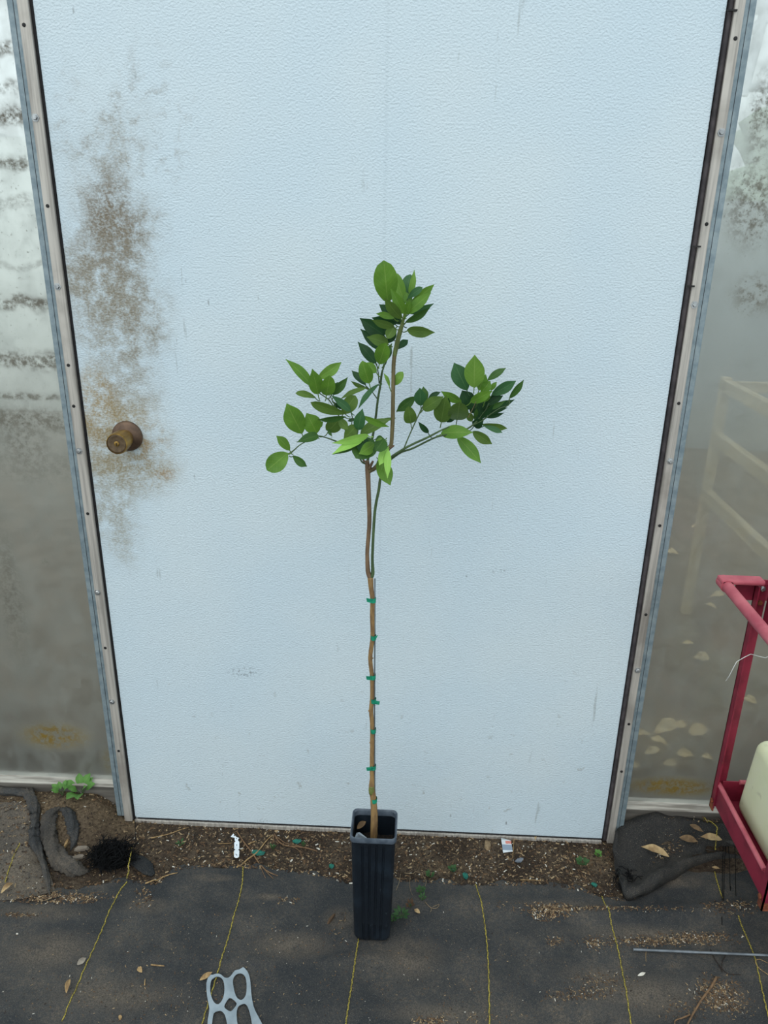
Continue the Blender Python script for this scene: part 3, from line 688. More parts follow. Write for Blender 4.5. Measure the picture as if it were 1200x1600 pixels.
# --- the pot
M_pot = NT('black_pot_plastic')
_c = M_pot.mix(M_pot.ss(M_pot.noise(30, 4, M_pot.scale(M_pot.co(), .7, .7, .5)), .45, .72), lin((17, 24, 32)), lin((27, 37, 47)))
_c = M_pot.mix(M_pot.ss(M_pot.noise(70, 4), .66, .76, 0, .25), _c, lin((84, 96, 106)))
M_pot = M_pot.done(M_pot.pbr(_c, .42, 0, M_pot.bump(M_pot.noise(90, 3), .08, .001), .4))
def sq_ring(hx, hy, z, rc=.010, groove=0.0, gw=.0030, inset=0.0):
    P = []
    hx -= inset; hy -= inset
    gx = [-.62, -.21, .21, .62]
    def side(p0, p1, nrm, L):
        o = []
        ts = [0]
        for g in gx:
            c = .5+g*.5; e_ = gw/L; ts += [c-e_*1.2, c-e_*.5, c+e_*.5, c+e_*1.2]
        for i, t in enumerate(ts):
            d = groove if (i > 0 and (i-1) % 4 in (1, 2)) else 0
            o.append((p0[0]+(p1[0]-p0[0])*t-nrm[0]*d, p0[1]+(p1[1]-p0[1])*t-nrm[1]*d))
        return o
    crn = [((hx-rc), -(hy-rc), -90), ((hx-rc), (hy-rc), 0), (-(hx-rc), (hy-rc), 90), (-(hx-rc), -(hy-rc), 180)]
    sd_ = [((-(hx-rc), -hy), (hx-rc, -hy), (0, -1), 2*hx), ((hx, -(hy-rc)), (hx, hy-rc), (1, 0), 2*hy), ((hx-rc, hy), (-(hx-rc), hy), (0, 1), 2*hx), ((-hx, hy-rc), (-hx, -(hy-rc)), (-1, 0), 2*hy)]
    for (p0, p1, nr, L), (cx, cy, a0) in zip(sd_, crn):
        P += side(p0, p1, nr, L)
        for k in range(6):
            a = math.radians(a0+90*k/5); P.append((cx+rc*math.cos(a), cy+rc*math.sin(a)))
    return [(PX+x, PYC+y, z) for x, y in P]
HR = .3045
HX, HY = .0455, .0405
def stack(rings):
    n = len(rings[0]); V = [p for r in rings for p in r]; Fc = []
    for i in range(len(rings)-1):
        for k in range(n): Fc.append((i*n+k, i*n+(k+1) % n, (i+1)*n+(k+1) % n, (i+1)*n+k))
    return V, Fc, n
def taper(z): return .80+.20*min(1, z/.28)**.8
rg = []
for z, g, f in ((.010, .0006, .74), (.013, .0016, .80), (.022, .0022, .86), (.04, .0026, .875), (.09, .0028, .905), (.15, .0028, .935), (.21, .0028, .965), (HR-.032, .0026, .99), (HR-.018, .0006, 1.0)):
    rg.append(sq_ring(HX*f, HY*f, z, .010, g))
rim_o = .0026
rg += [sq_ring(HX, HY, HR-.0175), sq_ring(HX, HY, HR-.012)]
ins = [sq_ring(HX, HY, z, .009, 0, inset=.0022+.001*k) for k, z in enumerate((HR-.014, HR-.03, HR-.07))]+[sq_ring(HX*.86, HY*.86, .06, .009)]
V, Fc, n = stack(rg+ins)
Fc.append(tuple(range(n-1, -1, -1))); Fc.append(tuple((len(rg+ins)-1)*n+k for k in range(n)))
pot = build('pot', (V, Fc), M_pot, tree, smooth=True, auto=35); tag(pot, 'tall square black plastic pot with vertical grooves')
rr = [sq_ring(HX+.0006, HY+.0006, HR-.013), sq_ring(HX+rim_o*.8, HY+rim_o*.8, HR-.0125), sq_ring(HX+rim_o, HY+rim_o, HR-.010), sq_ring(HX+rim_o, HY+rim_o, HR-.003), sq_ring(HX+rim_o*.6, HY+rim_o*.6, HR), sq_ring(HX+.0004, HY+.0004, HR), sq_ring(HX-.0018, HY-.0018, HR-.003), sq_ring(HX-.0022, HY-.0022, HR-.014)]
V, Fc, n = stack(rr)
M_rim = simple('pot_rim_plastic', (88, 98, 110), (66, 76, 88), sc=50, rough=.4, bump=.05, spec=.5)
build('pot_rim', (V, Fc), M_rim, pot, smooth=True, auto=40)
build('foot', stack([sq_ring(HX*.60, HY*.60, -.002+.008), sq_ring(HX*.70, HY*.70, .007), sq_ring(HX*.74, HY*.74, .0102)])[:2], M_pot, pot)
M_potsoil = simple('dark_potting_soil', (40, 33, 28), (24, 20, 18), sc=200, rough=1, bump=.8)
rows = [[(PX+HX*.9*(-1+2*i/12), PYC+HY*.9*(-1+2*j/12), HR-.062+.004*math.sin(7*i+3*j)) for i in range(13)] for j in range(13)]
build('potting_soil', grid(rows), M_potsoil, tree, smooth=True)
M_scrap = simple('grey_plastic_scrap', (150, 162, 170), (120, 130, 140), rough=.4)
zs = HR-.040
def inpot(x, y, z): return gp(x, y, z)
build('plastic_scrap', slab([inpot(553, 1312, HR-.016), inpot(557, 1302, HR-.012), inpot(562, 1301, HR-.012), inpot(576, 1312, HR-.016), inpot(572, 1322, HR-.040), inpot(556, 1322, HR-.040)], (0, 0, 1), .0012), M_scrap, tree)
M_dry = simple('dry_leaf_brown', (138, 112, 80), (100, 80, 58), sc=60, rough=.85, bump=.4)
for (x, y, a, b) in ((565, 1289, 7, 6), (556, 1281, 3, 3)):
    B = inpot(x-a, y+b, HR-.036); T = inpot(x+a, y-b, HR-.030); v_, f_, u_ = leaf_vf(B, T, .012, .2, .5, .15, view=(0, .3, -1)); build('dry_scrap', (v_, f_), M_dry, tree, smooth=True)

# --- stem and branches
def TY(py): return -.312+.055*(1300-py)/900.0
def wood(name, c1, c2): return simple(name, c1, c2, sc=120, rough=.75, bump=.35, stretch=(1, 1, .25))
M_bark = wood('tan_bark', (152, 122, 78), (118, 92, 62)); M_barkd = wood('brown_bark', (122, 98, 74), (94, 76, 58)); M_green = wood('green_bark', (74, 96, 58), (58, 78, 48)); M_bg = wood('brown_green_bark', (112, 102, 68), (88, 80, 54))
PPM = 640.0
def stemw(name, pts, mat, off=0.0, n=6, nv=9, lump=.03):
    P = []
    for q in pts:
        x, y, r = q[:3]; o = q[3] if len(q) > 3 else off
        p = at(x, y, TY(y)+o); dep = np.dot(p-CAM, FWD); P.append((p[0], p[1], p[2], r*1.12*dep/F_PX))
    C = cr(P, n)
    return build(name, tube([c[:3] for c in C], [max(.0004, c[3]) for c in C], nv, lump=lump), mat, tree, smooth=True)
trunk = stemw('trunk', [(584, 1345, 5.2), (584, 1308, 5.2), (584.8, 1277, 5), (583.3, 1249, 4.4), (580.8, 1233, 4.3), (581.4, 1215, 3.2), (581, 1201, 3.1), (581.5, 1137, 3.0), (579.8, 1111, 3.1), (581.5, 1088, 3.0), (581, 1057, 2.9), (578.6, 1028, 3.1), (582, 995, 3), (581.5, 962, 3.2), (582, 937, 3.3), (579.8, 919, 3.5), (578.6, 902, 4.2)], M_bark)
for (x, y, dx, r) in ((578, 1111, -2.5, 1.6), (581, 1029, 2.5, .9), (578.5, 1161, -1.5, .8), (583, 962, 1.6, .9)):
    stemw('bud_knot', [(x, y, r), (x+dx*.6, y-.6, r), (x+dx, y-1, r*.5)], M_bark, n=3, nv=7)
M_cal = simple('green_graft_callus', (116, 124, 66), (96, 104, 56), rough=.6)
stemw('graft_union', [(580.2, 1240, 3.5, -.0015), (580.5, 1234, 4.2, -.0012), (581, 1228, 3.4, -.0015)], M_cal)
stemw('branch', [(578.5, 904, 3.6), (575, 893, 3.3), (574, 875, 2.9), (574, 859, 2.8), (577, 819, 3.0), (576.7, 789, 3.2), (575.3, 754, 3.4), (574.5, 735, 3.6), (573.6, 720, 3.0)], M_barkd)
stemw('branch', [(579, 904, 3.0), (582.3, 896, 2.7), (582, 880, 2.1), (582, 866, 2.0), (584.2, 819, 2.0), (586.8, 791, 2.0), (592, 765, 2.0), (594, 750, 1.9), (600, 728, 1.9), (610, 715.5, 1.8), (626, 704.5, 1.7), (644, 694.5, 1.6), (667, 684, 1.5), (690, 672, 1.2), (702, 667, .9)], M_green)
stemw('branch', [(606, 721, 1.6, .006), (626, 707, 1.5, .006), (645, 700.5, 1.4, .008), (679, 684, 1.3, .01), (702, 678.5, 1.2, .02), (720, 674, 1.2, .03), (735, 667, 1.2, .04), (748, 655, 1.1, .05), (758, 642, .9, .05), (764, 630, .7, .05)], M_green)
stemw('branch', [(575, 737, 3.2), (580, 734.5, 3.2), (587, 730, 3.0), (600, 712, 2.8), (609, 698, 2.8), (611.5, 692, 2.8), (613.5, 660, 2.9), (614, 630, 2.8), (614.5, 590, 2.8), (615, 570, 2.9), (616.6, 554, 3.0)], M_bg)
stemw('branch', [(616.4, 556, 3.1), (617.5, 550, 3.2), (622, 530, 3.3), (626, 515, 3.2), (629.5, 503, 2.2), (632, 490, 1.4), (634, 478, .8)], wood('olive_bark', (104, 116, 64), (82, 94, 50)))
stemw('branch', [(573.5, 724, 1.9, .012), (577, 708, 1.9, .02), (582, 684, 1.8, .025), (587, 653, 1.7, .03), (590.5, 624, 1.6, .03), (594, 604, 1.6, .03), (596.7, 583, 1.5, .03), (600, 573, .9, .03), (604, 562, .7, .03)], M_green)
stemw('twig', [(597, 581, .9, .03), (600, 572, .8, .03), (603.5, 564, .7, .03), (605, 558, .6, .03)], M_green)
stemw('twig', [(592.5, 599, .9, .03), (591, 583, .8, .028), (588.5, 568, .6, .025)], M_green)
stemw('twig', [(590, 624, .8, .03), (582, 613, .7, .03), (576, 607, .7, .03), (571, 602, .6, .03)], M_green)
stemw('twig', [(572, 725, 1.3), (566, 722, 1.2), (562, 716, 1.1), (555, 706, 1.1), (540, 696, 1.0), (525, 689.5, 1.1), (510, 684, .9), (497, 681.5, .9), (482, 688, .8), (469, 695, .8), (458, 704.5, 1.0), (452, 709, 1.4), (449, 709, .8)], M_green)
stemw('twig', [(556, 706, 1.0), (546, 690, .9), (541, 675, .9), (535, 664, .9), (526, 642, .9), (519, 632, .9), (513, 624, .8), (500, 615, .8), (488, 607, .7), (482, 602.5, .6)], M_green)
stemw('twig', [(552, 700, .7, -.01), (549.5, 667, .7, -.01), (550.5, 653, .7, -.01), (547.5, 642, .6, -.01)], M_green)
stemw('twig', [(526, 642, .7), (521, 628, .6), (515, 618, .6)], M_green)
stemw('twig', [(631.5, 700, 1.0), (638, 684, .9), (646, 666, .9), (658, 640, 1.0), (661, 634, .7)], M_green)
stemw('twig', [(740, 664, 1.0, .04), (754, 657, .8, .03), (767, 647, .7, .02), (781, 638, .7, .02), (794.5, 633, .7, .02), (796.2, 623, .6, .02)], M_green)
stemw('twig', [(731, 653, .5, .0), (738, 640, .5, .0), (744, 627, .4, .0)], M_bg)
stemw('branch_stub', [(577, 733, 2.0, -.004), (580, 726, 2.0, -.004), (583, 720.5, 1.4, -.004)], M_barkd)
stemw('branch_stub', [(610, 700, 1.6, -.003), (614.5, 697, 1.2, -.003), (616, 696, .8, -.003)], M_barkd)
stemw('branch_stub', [(570, 722, 1.5), (568, 719, 1.4), (567, 716, 1.2)], M_barkd)
# --- support rod and the green tape ties
M_rod = simple('grey_steel_rod', (132, 144, 152), (110, 120, 128), rough=.45, metal=.4, bump=.05)
def at3(x, y, o): p = at(x, y, TY(y)+o); return tuple(p)
build('support_rod', tube([at3(585.8, 904, .003), at3(585.6, 1000, .003), at3(585.2, 1100, .003), at3(585.4, 1230, .003), at3(588.5, 1330, .006)], .0016, 8), M_rod, tree, smooth=True)
M_tie = simple('green_tape', (36, 150, 116), (24, 118, 94), sc=90, rough=.4, bump=.1)
for (x, y, side, up) in ((582, 937, -1, .5), (582.2, 995.5, 1, 1.0), (581.6, 1057, -1, .2), (582.2, 1094, 1, -.2), (582, 1141, 0, 0), (582, 1198, -1, -.1), (583.2, 1249.5, 0, 0)):
    c = at(x+1.2, y, TY(y)); dep = np.dot(c-CAM, FWD)/F_PX
    rx_, rz_ = (4.3 if y < 1240 else 4.8)*dep, 3.9*dep
    V, Fc = [], []
    for k in range(16):
        a = 2*math.pi*k/16
        for zz in (-1, 1): V.append((c[0]+math.cos(a)*rx_*1.03, c[1]+math.sin(a)*rx_*1.15, c[2]+zz*rz_+.0004*math.sin(5*a)))
    for k in range(16): k2 = (k+1) % 16; Fc.append((2*k, 2*k2, 2*k2+1, 2*k+1))
    tie = build('plant_tie', (V, Fc), M_tie, tree, smooth=True)
    if side:
        y0 = c[1]-rx_*1.1; s = side; l = (8 if abs(up) < .9 else 5)*dep
        q = [(c[0]+s*rx_*.5, y0, c[2]-rz_*.9), (c[0]+s*rx_*.5, y0-.0005, c[2]+rz_*.9), (c[0]+s*(rx_*.6+l), y0-.002, c[2]+rz_*(.9+up*1.2)), (c[0]+s*(rx_*.55+l*(.9 if abs(up) < .9 else .5)), y0-.002, c[2]+rz_*(-.7+up*1.0))]
        build('tie_tail', slab(q, (0, -1, 0), .0006), M_tie, tie)

# --- leaves: blade base, blade tip, width (pixels), depth of base, depth of tip, tilt, kind
LEAVES = [
 # top of the leader
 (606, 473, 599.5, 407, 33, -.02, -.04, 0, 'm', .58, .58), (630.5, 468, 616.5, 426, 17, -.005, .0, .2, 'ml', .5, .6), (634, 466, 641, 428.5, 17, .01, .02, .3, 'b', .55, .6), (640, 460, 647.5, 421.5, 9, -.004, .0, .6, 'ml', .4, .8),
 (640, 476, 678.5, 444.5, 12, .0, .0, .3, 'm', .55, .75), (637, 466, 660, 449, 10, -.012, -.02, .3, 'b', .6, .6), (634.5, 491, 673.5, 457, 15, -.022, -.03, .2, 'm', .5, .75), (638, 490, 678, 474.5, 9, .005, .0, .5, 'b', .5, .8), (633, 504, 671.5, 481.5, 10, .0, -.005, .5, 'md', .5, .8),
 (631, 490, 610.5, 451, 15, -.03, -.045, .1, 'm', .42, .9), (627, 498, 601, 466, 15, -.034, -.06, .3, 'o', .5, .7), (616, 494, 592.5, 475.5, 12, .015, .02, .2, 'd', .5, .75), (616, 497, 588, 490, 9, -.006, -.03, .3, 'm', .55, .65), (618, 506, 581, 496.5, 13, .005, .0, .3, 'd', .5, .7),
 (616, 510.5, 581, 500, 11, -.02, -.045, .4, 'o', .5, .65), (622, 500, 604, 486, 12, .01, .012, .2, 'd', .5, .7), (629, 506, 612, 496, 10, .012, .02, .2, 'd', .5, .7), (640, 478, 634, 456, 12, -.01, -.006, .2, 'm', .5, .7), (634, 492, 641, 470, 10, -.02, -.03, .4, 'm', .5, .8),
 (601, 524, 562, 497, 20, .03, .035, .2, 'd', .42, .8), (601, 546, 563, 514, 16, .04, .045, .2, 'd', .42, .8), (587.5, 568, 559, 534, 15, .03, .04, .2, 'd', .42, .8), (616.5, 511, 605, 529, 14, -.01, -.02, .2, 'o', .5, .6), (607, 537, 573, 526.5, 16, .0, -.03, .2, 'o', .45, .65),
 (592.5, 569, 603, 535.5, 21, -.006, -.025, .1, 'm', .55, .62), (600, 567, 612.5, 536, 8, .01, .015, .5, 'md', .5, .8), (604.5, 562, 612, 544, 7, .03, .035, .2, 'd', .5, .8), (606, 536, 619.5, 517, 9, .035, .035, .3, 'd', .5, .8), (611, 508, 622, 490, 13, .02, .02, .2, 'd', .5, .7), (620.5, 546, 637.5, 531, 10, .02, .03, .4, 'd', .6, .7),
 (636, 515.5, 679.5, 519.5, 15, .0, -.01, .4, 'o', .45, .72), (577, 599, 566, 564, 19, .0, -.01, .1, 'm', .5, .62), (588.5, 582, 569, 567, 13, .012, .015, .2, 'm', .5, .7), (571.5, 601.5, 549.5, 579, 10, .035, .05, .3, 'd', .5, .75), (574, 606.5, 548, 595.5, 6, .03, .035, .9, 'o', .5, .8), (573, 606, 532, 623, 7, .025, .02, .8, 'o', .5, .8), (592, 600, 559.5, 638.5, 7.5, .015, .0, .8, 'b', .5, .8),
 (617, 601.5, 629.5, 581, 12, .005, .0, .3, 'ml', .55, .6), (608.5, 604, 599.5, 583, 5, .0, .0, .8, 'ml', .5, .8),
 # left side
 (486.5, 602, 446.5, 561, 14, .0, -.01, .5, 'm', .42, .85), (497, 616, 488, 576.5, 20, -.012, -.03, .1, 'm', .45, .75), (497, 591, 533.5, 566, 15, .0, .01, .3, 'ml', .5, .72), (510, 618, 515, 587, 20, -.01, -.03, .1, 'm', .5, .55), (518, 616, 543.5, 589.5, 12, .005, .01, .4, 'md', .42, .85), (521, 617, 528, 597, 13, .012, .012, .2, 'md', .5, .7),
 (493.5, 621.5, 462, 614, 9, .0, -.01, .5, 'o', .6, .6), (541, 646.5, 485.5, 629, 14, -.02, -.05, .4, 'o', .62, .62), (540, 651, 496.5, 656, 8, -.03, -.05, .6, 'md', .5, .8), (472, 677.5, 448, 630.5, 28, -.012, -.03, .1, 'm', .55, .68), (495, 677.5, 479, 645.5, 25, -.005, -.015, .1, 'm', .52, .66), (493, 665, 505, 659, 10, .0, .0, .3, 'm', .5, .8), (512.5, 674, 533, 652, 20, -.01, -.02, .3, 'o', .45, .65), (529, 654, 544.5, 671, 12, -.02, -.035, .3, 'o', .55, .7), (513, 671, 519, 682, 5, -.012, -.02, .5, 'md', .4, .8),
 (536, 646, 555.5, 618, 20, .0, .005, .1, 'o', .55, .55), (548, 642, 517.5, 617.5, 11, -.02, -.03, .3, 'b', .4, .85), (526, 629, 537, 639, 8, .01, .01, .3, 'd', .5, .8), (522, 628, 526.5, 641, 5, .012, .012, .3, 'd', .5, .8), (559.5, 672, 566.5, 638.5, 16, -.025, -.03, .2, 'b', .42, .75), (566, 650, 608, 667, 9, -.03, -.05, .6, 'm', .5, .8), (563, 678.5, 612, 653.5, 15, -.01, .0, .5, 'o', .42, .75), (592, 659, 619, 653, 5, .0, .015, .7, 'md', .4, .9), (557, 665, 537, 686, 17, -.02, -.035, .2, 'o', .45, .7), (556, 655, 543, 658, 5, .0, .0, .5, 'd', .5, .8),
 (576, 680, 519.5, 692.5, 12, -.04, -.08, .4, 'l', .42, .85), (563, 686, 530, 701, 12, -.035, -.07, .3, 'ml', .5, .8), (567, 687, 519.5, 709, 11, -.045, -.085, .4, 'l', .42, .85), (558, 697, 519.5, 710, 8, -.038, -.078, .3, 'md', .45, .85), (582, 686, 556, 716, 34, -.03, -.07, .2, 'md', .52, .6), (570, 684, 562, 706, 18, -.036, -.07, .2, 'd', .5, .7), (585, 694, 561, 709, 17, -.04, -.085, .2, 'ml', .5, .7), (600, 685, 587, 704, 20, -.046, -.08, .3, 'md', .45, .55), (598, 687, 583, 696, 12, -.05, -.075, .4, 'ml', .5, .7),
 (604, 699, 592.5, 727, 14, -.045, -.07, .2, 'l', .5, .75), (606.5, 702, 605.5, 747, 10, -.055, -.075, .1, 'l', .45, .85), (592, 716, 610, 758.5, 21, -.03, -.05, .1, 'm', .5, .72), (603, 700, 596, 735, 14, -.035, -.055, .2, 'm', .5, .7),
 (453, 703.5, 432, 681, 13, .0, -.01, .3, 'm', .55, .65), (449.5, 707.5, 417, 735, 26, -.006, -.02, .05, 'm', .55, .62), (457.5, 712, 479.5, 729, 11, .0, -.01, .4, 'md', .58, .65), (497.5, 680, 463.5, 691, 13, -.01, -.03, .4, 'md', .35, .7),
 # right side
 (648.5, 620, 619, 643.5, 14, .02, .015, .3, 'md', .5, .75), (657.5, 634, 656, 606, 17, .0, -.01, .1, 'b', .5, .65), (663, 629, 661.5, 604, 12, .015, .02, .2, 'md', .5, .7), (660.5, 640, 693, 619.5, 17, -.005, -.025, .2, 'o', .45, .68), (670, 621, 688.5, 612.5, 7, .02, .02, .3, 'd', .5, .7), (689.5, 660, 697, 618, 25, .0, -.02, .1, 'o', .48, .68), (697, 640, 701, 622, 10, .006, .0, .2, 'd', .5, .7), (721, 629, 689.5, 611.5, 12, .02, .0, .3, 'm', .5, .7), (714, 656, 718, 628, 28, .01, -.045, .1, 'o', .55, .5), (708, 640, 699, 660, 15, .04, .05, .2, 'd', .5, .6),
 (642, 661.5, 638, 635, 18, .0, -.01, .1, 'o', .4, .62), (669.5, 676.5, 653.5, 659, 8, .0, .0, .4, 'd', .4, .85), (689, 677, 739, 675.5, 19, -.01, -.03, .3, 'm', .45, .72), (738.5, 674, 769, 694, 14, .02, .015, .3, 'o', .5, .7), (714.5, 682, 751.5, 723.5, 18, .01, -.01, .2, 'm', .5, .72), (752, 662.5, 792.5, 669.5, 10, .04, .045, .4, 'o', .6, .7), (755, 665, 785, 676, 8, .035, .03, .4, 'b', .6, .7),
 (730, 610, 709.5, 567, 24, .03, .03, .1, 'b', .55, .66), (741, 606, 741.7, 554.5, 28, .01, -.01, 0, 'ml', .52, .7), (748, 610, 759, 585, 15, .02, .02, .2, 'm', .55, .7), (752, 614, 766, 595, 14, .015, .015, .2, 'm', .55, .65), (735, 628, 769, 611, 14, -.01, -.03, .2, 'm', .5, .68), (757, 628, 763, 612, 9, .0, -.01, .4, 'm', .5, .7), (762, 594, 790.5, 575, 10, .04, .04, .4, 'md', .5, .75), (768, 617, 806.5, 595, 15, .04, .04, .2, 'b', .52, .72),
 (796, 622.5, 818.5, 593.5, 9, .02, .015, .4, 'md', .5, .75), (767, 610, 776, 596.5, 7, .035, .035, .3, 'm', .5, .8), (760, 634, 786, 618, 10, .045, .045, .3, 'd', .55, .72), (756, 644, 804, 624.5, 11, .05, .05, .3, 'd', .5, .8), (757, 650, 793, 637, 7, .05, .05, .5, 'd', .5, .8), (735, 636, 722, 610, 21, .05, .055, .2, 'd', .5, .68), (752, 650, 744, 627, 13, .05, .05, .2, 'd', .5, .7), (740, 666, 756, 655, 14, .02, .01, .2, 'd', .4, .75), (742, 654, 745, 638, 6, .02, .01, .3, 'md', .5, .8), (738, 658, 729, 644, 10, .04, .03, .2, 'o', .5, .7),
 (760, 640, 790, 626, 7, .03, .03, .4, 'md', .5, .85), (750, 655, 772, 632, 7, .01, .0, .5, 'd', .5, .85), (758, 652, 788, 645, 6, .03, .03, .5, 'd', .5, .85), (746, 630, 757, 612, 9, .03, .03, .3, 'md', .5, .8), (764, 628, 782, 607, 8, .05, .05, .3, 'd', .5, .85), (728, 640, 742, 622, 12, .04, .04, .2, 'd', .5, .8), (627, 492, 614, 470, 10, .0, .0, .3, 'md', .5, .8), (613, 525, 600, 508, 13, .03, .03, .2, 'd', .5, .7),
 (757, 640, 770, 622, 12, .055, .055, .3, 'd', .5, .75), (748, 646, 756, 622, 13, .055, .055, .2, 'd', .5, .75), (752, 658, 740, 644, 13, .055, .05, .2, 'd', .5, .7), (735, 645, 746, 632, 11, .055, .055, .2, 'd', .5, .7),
]
NOPET = set()
rndl = random.Random(5)
CL = {}
for i, (bx, by, tx, ty_, w, db, dt, roll_, kind, tm, e) in enumerate(LEAVES):
    if i >= 73 and bx > 615: off = .035
    else: off = 0.0
    B = at(bx, by, TY(by)+db+off); T = at(tx, ty_, TY(by)+dt+off)
    dep = np.dot((B+T)/2-CAM, FWD)/F_PX
    dx, dy = bx-tx, by-ty_; l = math.hypot(dx, dy)
    hub = at(bx+dx/l*6+(1.0 if dx > 0 else -1.0), by+dy/l*5+3.5, TY(by)+db+off+.006)
    r_ = roll_*(1 if rndl.random() < .5 else -1)
    ww = w*dep*1.14/max(.55, math.cos(r_))
    v_, f_, u_ = leaf_vf(B, T, ww, r_, rndl.uniform(.12, .30), rndl.uniform(.02, .07), tm, e*.86, pet=hub, pr=.0009, wav=rndl.uniform(.0, .05))
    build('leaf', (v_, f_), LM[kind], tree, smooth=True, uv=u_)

# ================================================================== RED CART AND TANK
M_red = NT('worn_red_paint')
_c = M_red.mix(M_red.ss(M_red.noise(24, 4), .35, .7), lin((136, 36, 58)), lin((110, 26, 46)))
_c = M_red.mix(M_red.ss(M_red.noise(60, 5), .66, .74, 0, .5), _c, lin((122, 70, 52)))
M_red = M_red.done(M_red.pbr(_c, .5, 0, None, .4))
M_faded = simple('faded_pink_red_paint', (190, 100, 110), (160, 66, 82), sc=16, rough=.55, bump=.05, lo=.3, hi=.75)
M_rust = simple('rusted_steel', (140, 74, 44), (92, 48, 34), sc=80, rough=.9, bump=.5)
CY = -.10
pb = at(1113, 1256, CY); X0 = pb[0]+.002; zb = pb[2]
ptop = at(1128, 905, CY)[2]
cart = empty('red_cart', (X0+.2, CY-.2, 0), 'red painted steel cart with tubular handle at the right edge', 'cart')
YN = atx(1187, 1425, X0)[1]
zt = at(1119, 1224, CY)[2]
# lower tray: left side rail with rolled lip, far side, near side, bed
rail = build('side_rail', boxv(X0, X0+.003, YN, CY, zb+.004, zt, .0008), M_red, cart)
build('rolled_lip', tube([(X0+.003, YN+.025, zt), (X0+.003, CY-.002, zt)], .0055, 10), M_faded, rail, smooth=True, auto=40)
fr_ = build('end_rail', boxv(X0+.012, X0+.46, CY+.001, CY+.004, zb+.004, zt+.006, .0008), M_red, cart)
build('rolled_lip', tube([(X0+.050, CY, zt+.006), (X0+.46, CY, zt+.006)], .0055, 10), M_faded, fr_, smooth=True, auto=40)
build('side_rail', boxv(X0+.46, X0+.463, YN, CY, zb+.004, zt, .0008), M_red, cart)
build('end_rail', boxv(X0, X0+.46, YN-.003, YN, zb+.004, zt, .0008), M_red, cart)
build('tray_bed', boxv(X0+.0035, X0+.459, YN+.001, CY-.001, zb+.006, zb+.012, .001), M_red, cart)
def angle_post(x, y, sx, sy, z0, z1):
    fl, th_ = .026, .003
    a = boxv(min(x, x+sx*fl), max(x, x+sx*fl), min(y, y-sy*th_), max(y, y-sy*th_), z0, z1)
    b = boxv(min(x, x+sx*th_), max(x, x+sx*th_), min(y, y-sy*fl*.75), max(y, y-sy*fl*.75), z0, z1)
    return join(a, b)
for (x, y, sx, sy) in ((X0-.0035, CY+.0105, 1, 1), (X0-.0035, YN-.009, 1, -1), (X0+.467, CY+.009, -1, 1), (X0+.467, YN-.009, -1, -1)):
    z0 = zb-.006
    p = build('post', angle_post(x, y, sx, sy, z0, ptop-.012), M_red, cart)
    build('rusted_foot', angle_post(x-.0004*sx, y+.0004*sy, sx, sy, z0-.008, z0+.012), M_rust, p)
    xb = x-sx*.001
    build('bolt', lathe((xb, y-sy*.012, z0+.018), (-sx, 0, 0), [(0, .006), (.003, .006), (.004, .004)], 6), M_rust, p)
# upper shelf with rolled tube edge that overhangs the post
xt = at(1131, 915, CY)[0]
tr_ = .0115
tz = at(1128, 903, CY)[2]-tr_
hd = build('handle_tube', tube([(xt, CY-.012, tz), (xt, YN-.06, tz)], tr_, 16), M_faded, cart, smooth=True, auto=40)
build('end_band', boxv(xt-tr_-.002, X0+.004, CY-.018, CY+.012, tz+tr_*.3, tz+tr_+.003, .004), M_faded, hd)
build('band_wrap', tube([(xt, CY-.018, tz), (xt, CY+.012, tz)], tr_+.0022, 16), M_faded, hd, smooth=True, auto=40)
build('gusset_plate', boxv(X0-.042, X0+.45, CY+.0132, CY+.0162, tz-.045, tz+tr_*.3), M_red, cart)
build('shelf_side', boxv(X0+.0235, X0+.0265, YN-.05, CY+.003, tz-.09, tz+.006), M_red, cart)
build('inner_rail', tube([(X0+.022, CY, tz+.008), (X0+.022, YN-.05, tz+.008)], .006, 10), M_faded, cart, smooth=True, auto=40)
for zz in (-.012, -.045): build('bolt', lathe((X0+.010, CY+.004, tz+zz), (0, -1, 0), [(0, .006), (.004, .0055), (.005, .003)], 8), M_rust if zz < -.02 else M_screw, cart)
M_tyre = simple('black_rubber', (36, 36, 38), (26, 26, 28), rough=.8)
for y in (CY-.06, YN+.06):
    for x in (X0+.22, X0+.43):
        w_ = build('caster', lathe((x-.012, y, .068), (1, 0, 0), [(0, .04), (.004, .047), (.02, .047), (.024, .04)], 24), M_tyre, cart, smooth=True, auto=40)
        build('caster_fork', join(boxv(x-.02, x-.016, y-.014, y+.014, .05, zb+.006), boxv(x+.016, x+.02, y-.014, y+.014, .05, zb+.006), boxv(x-.018, x+.018, y-.002, y+.002, .066, .070)), M_rust, w_)
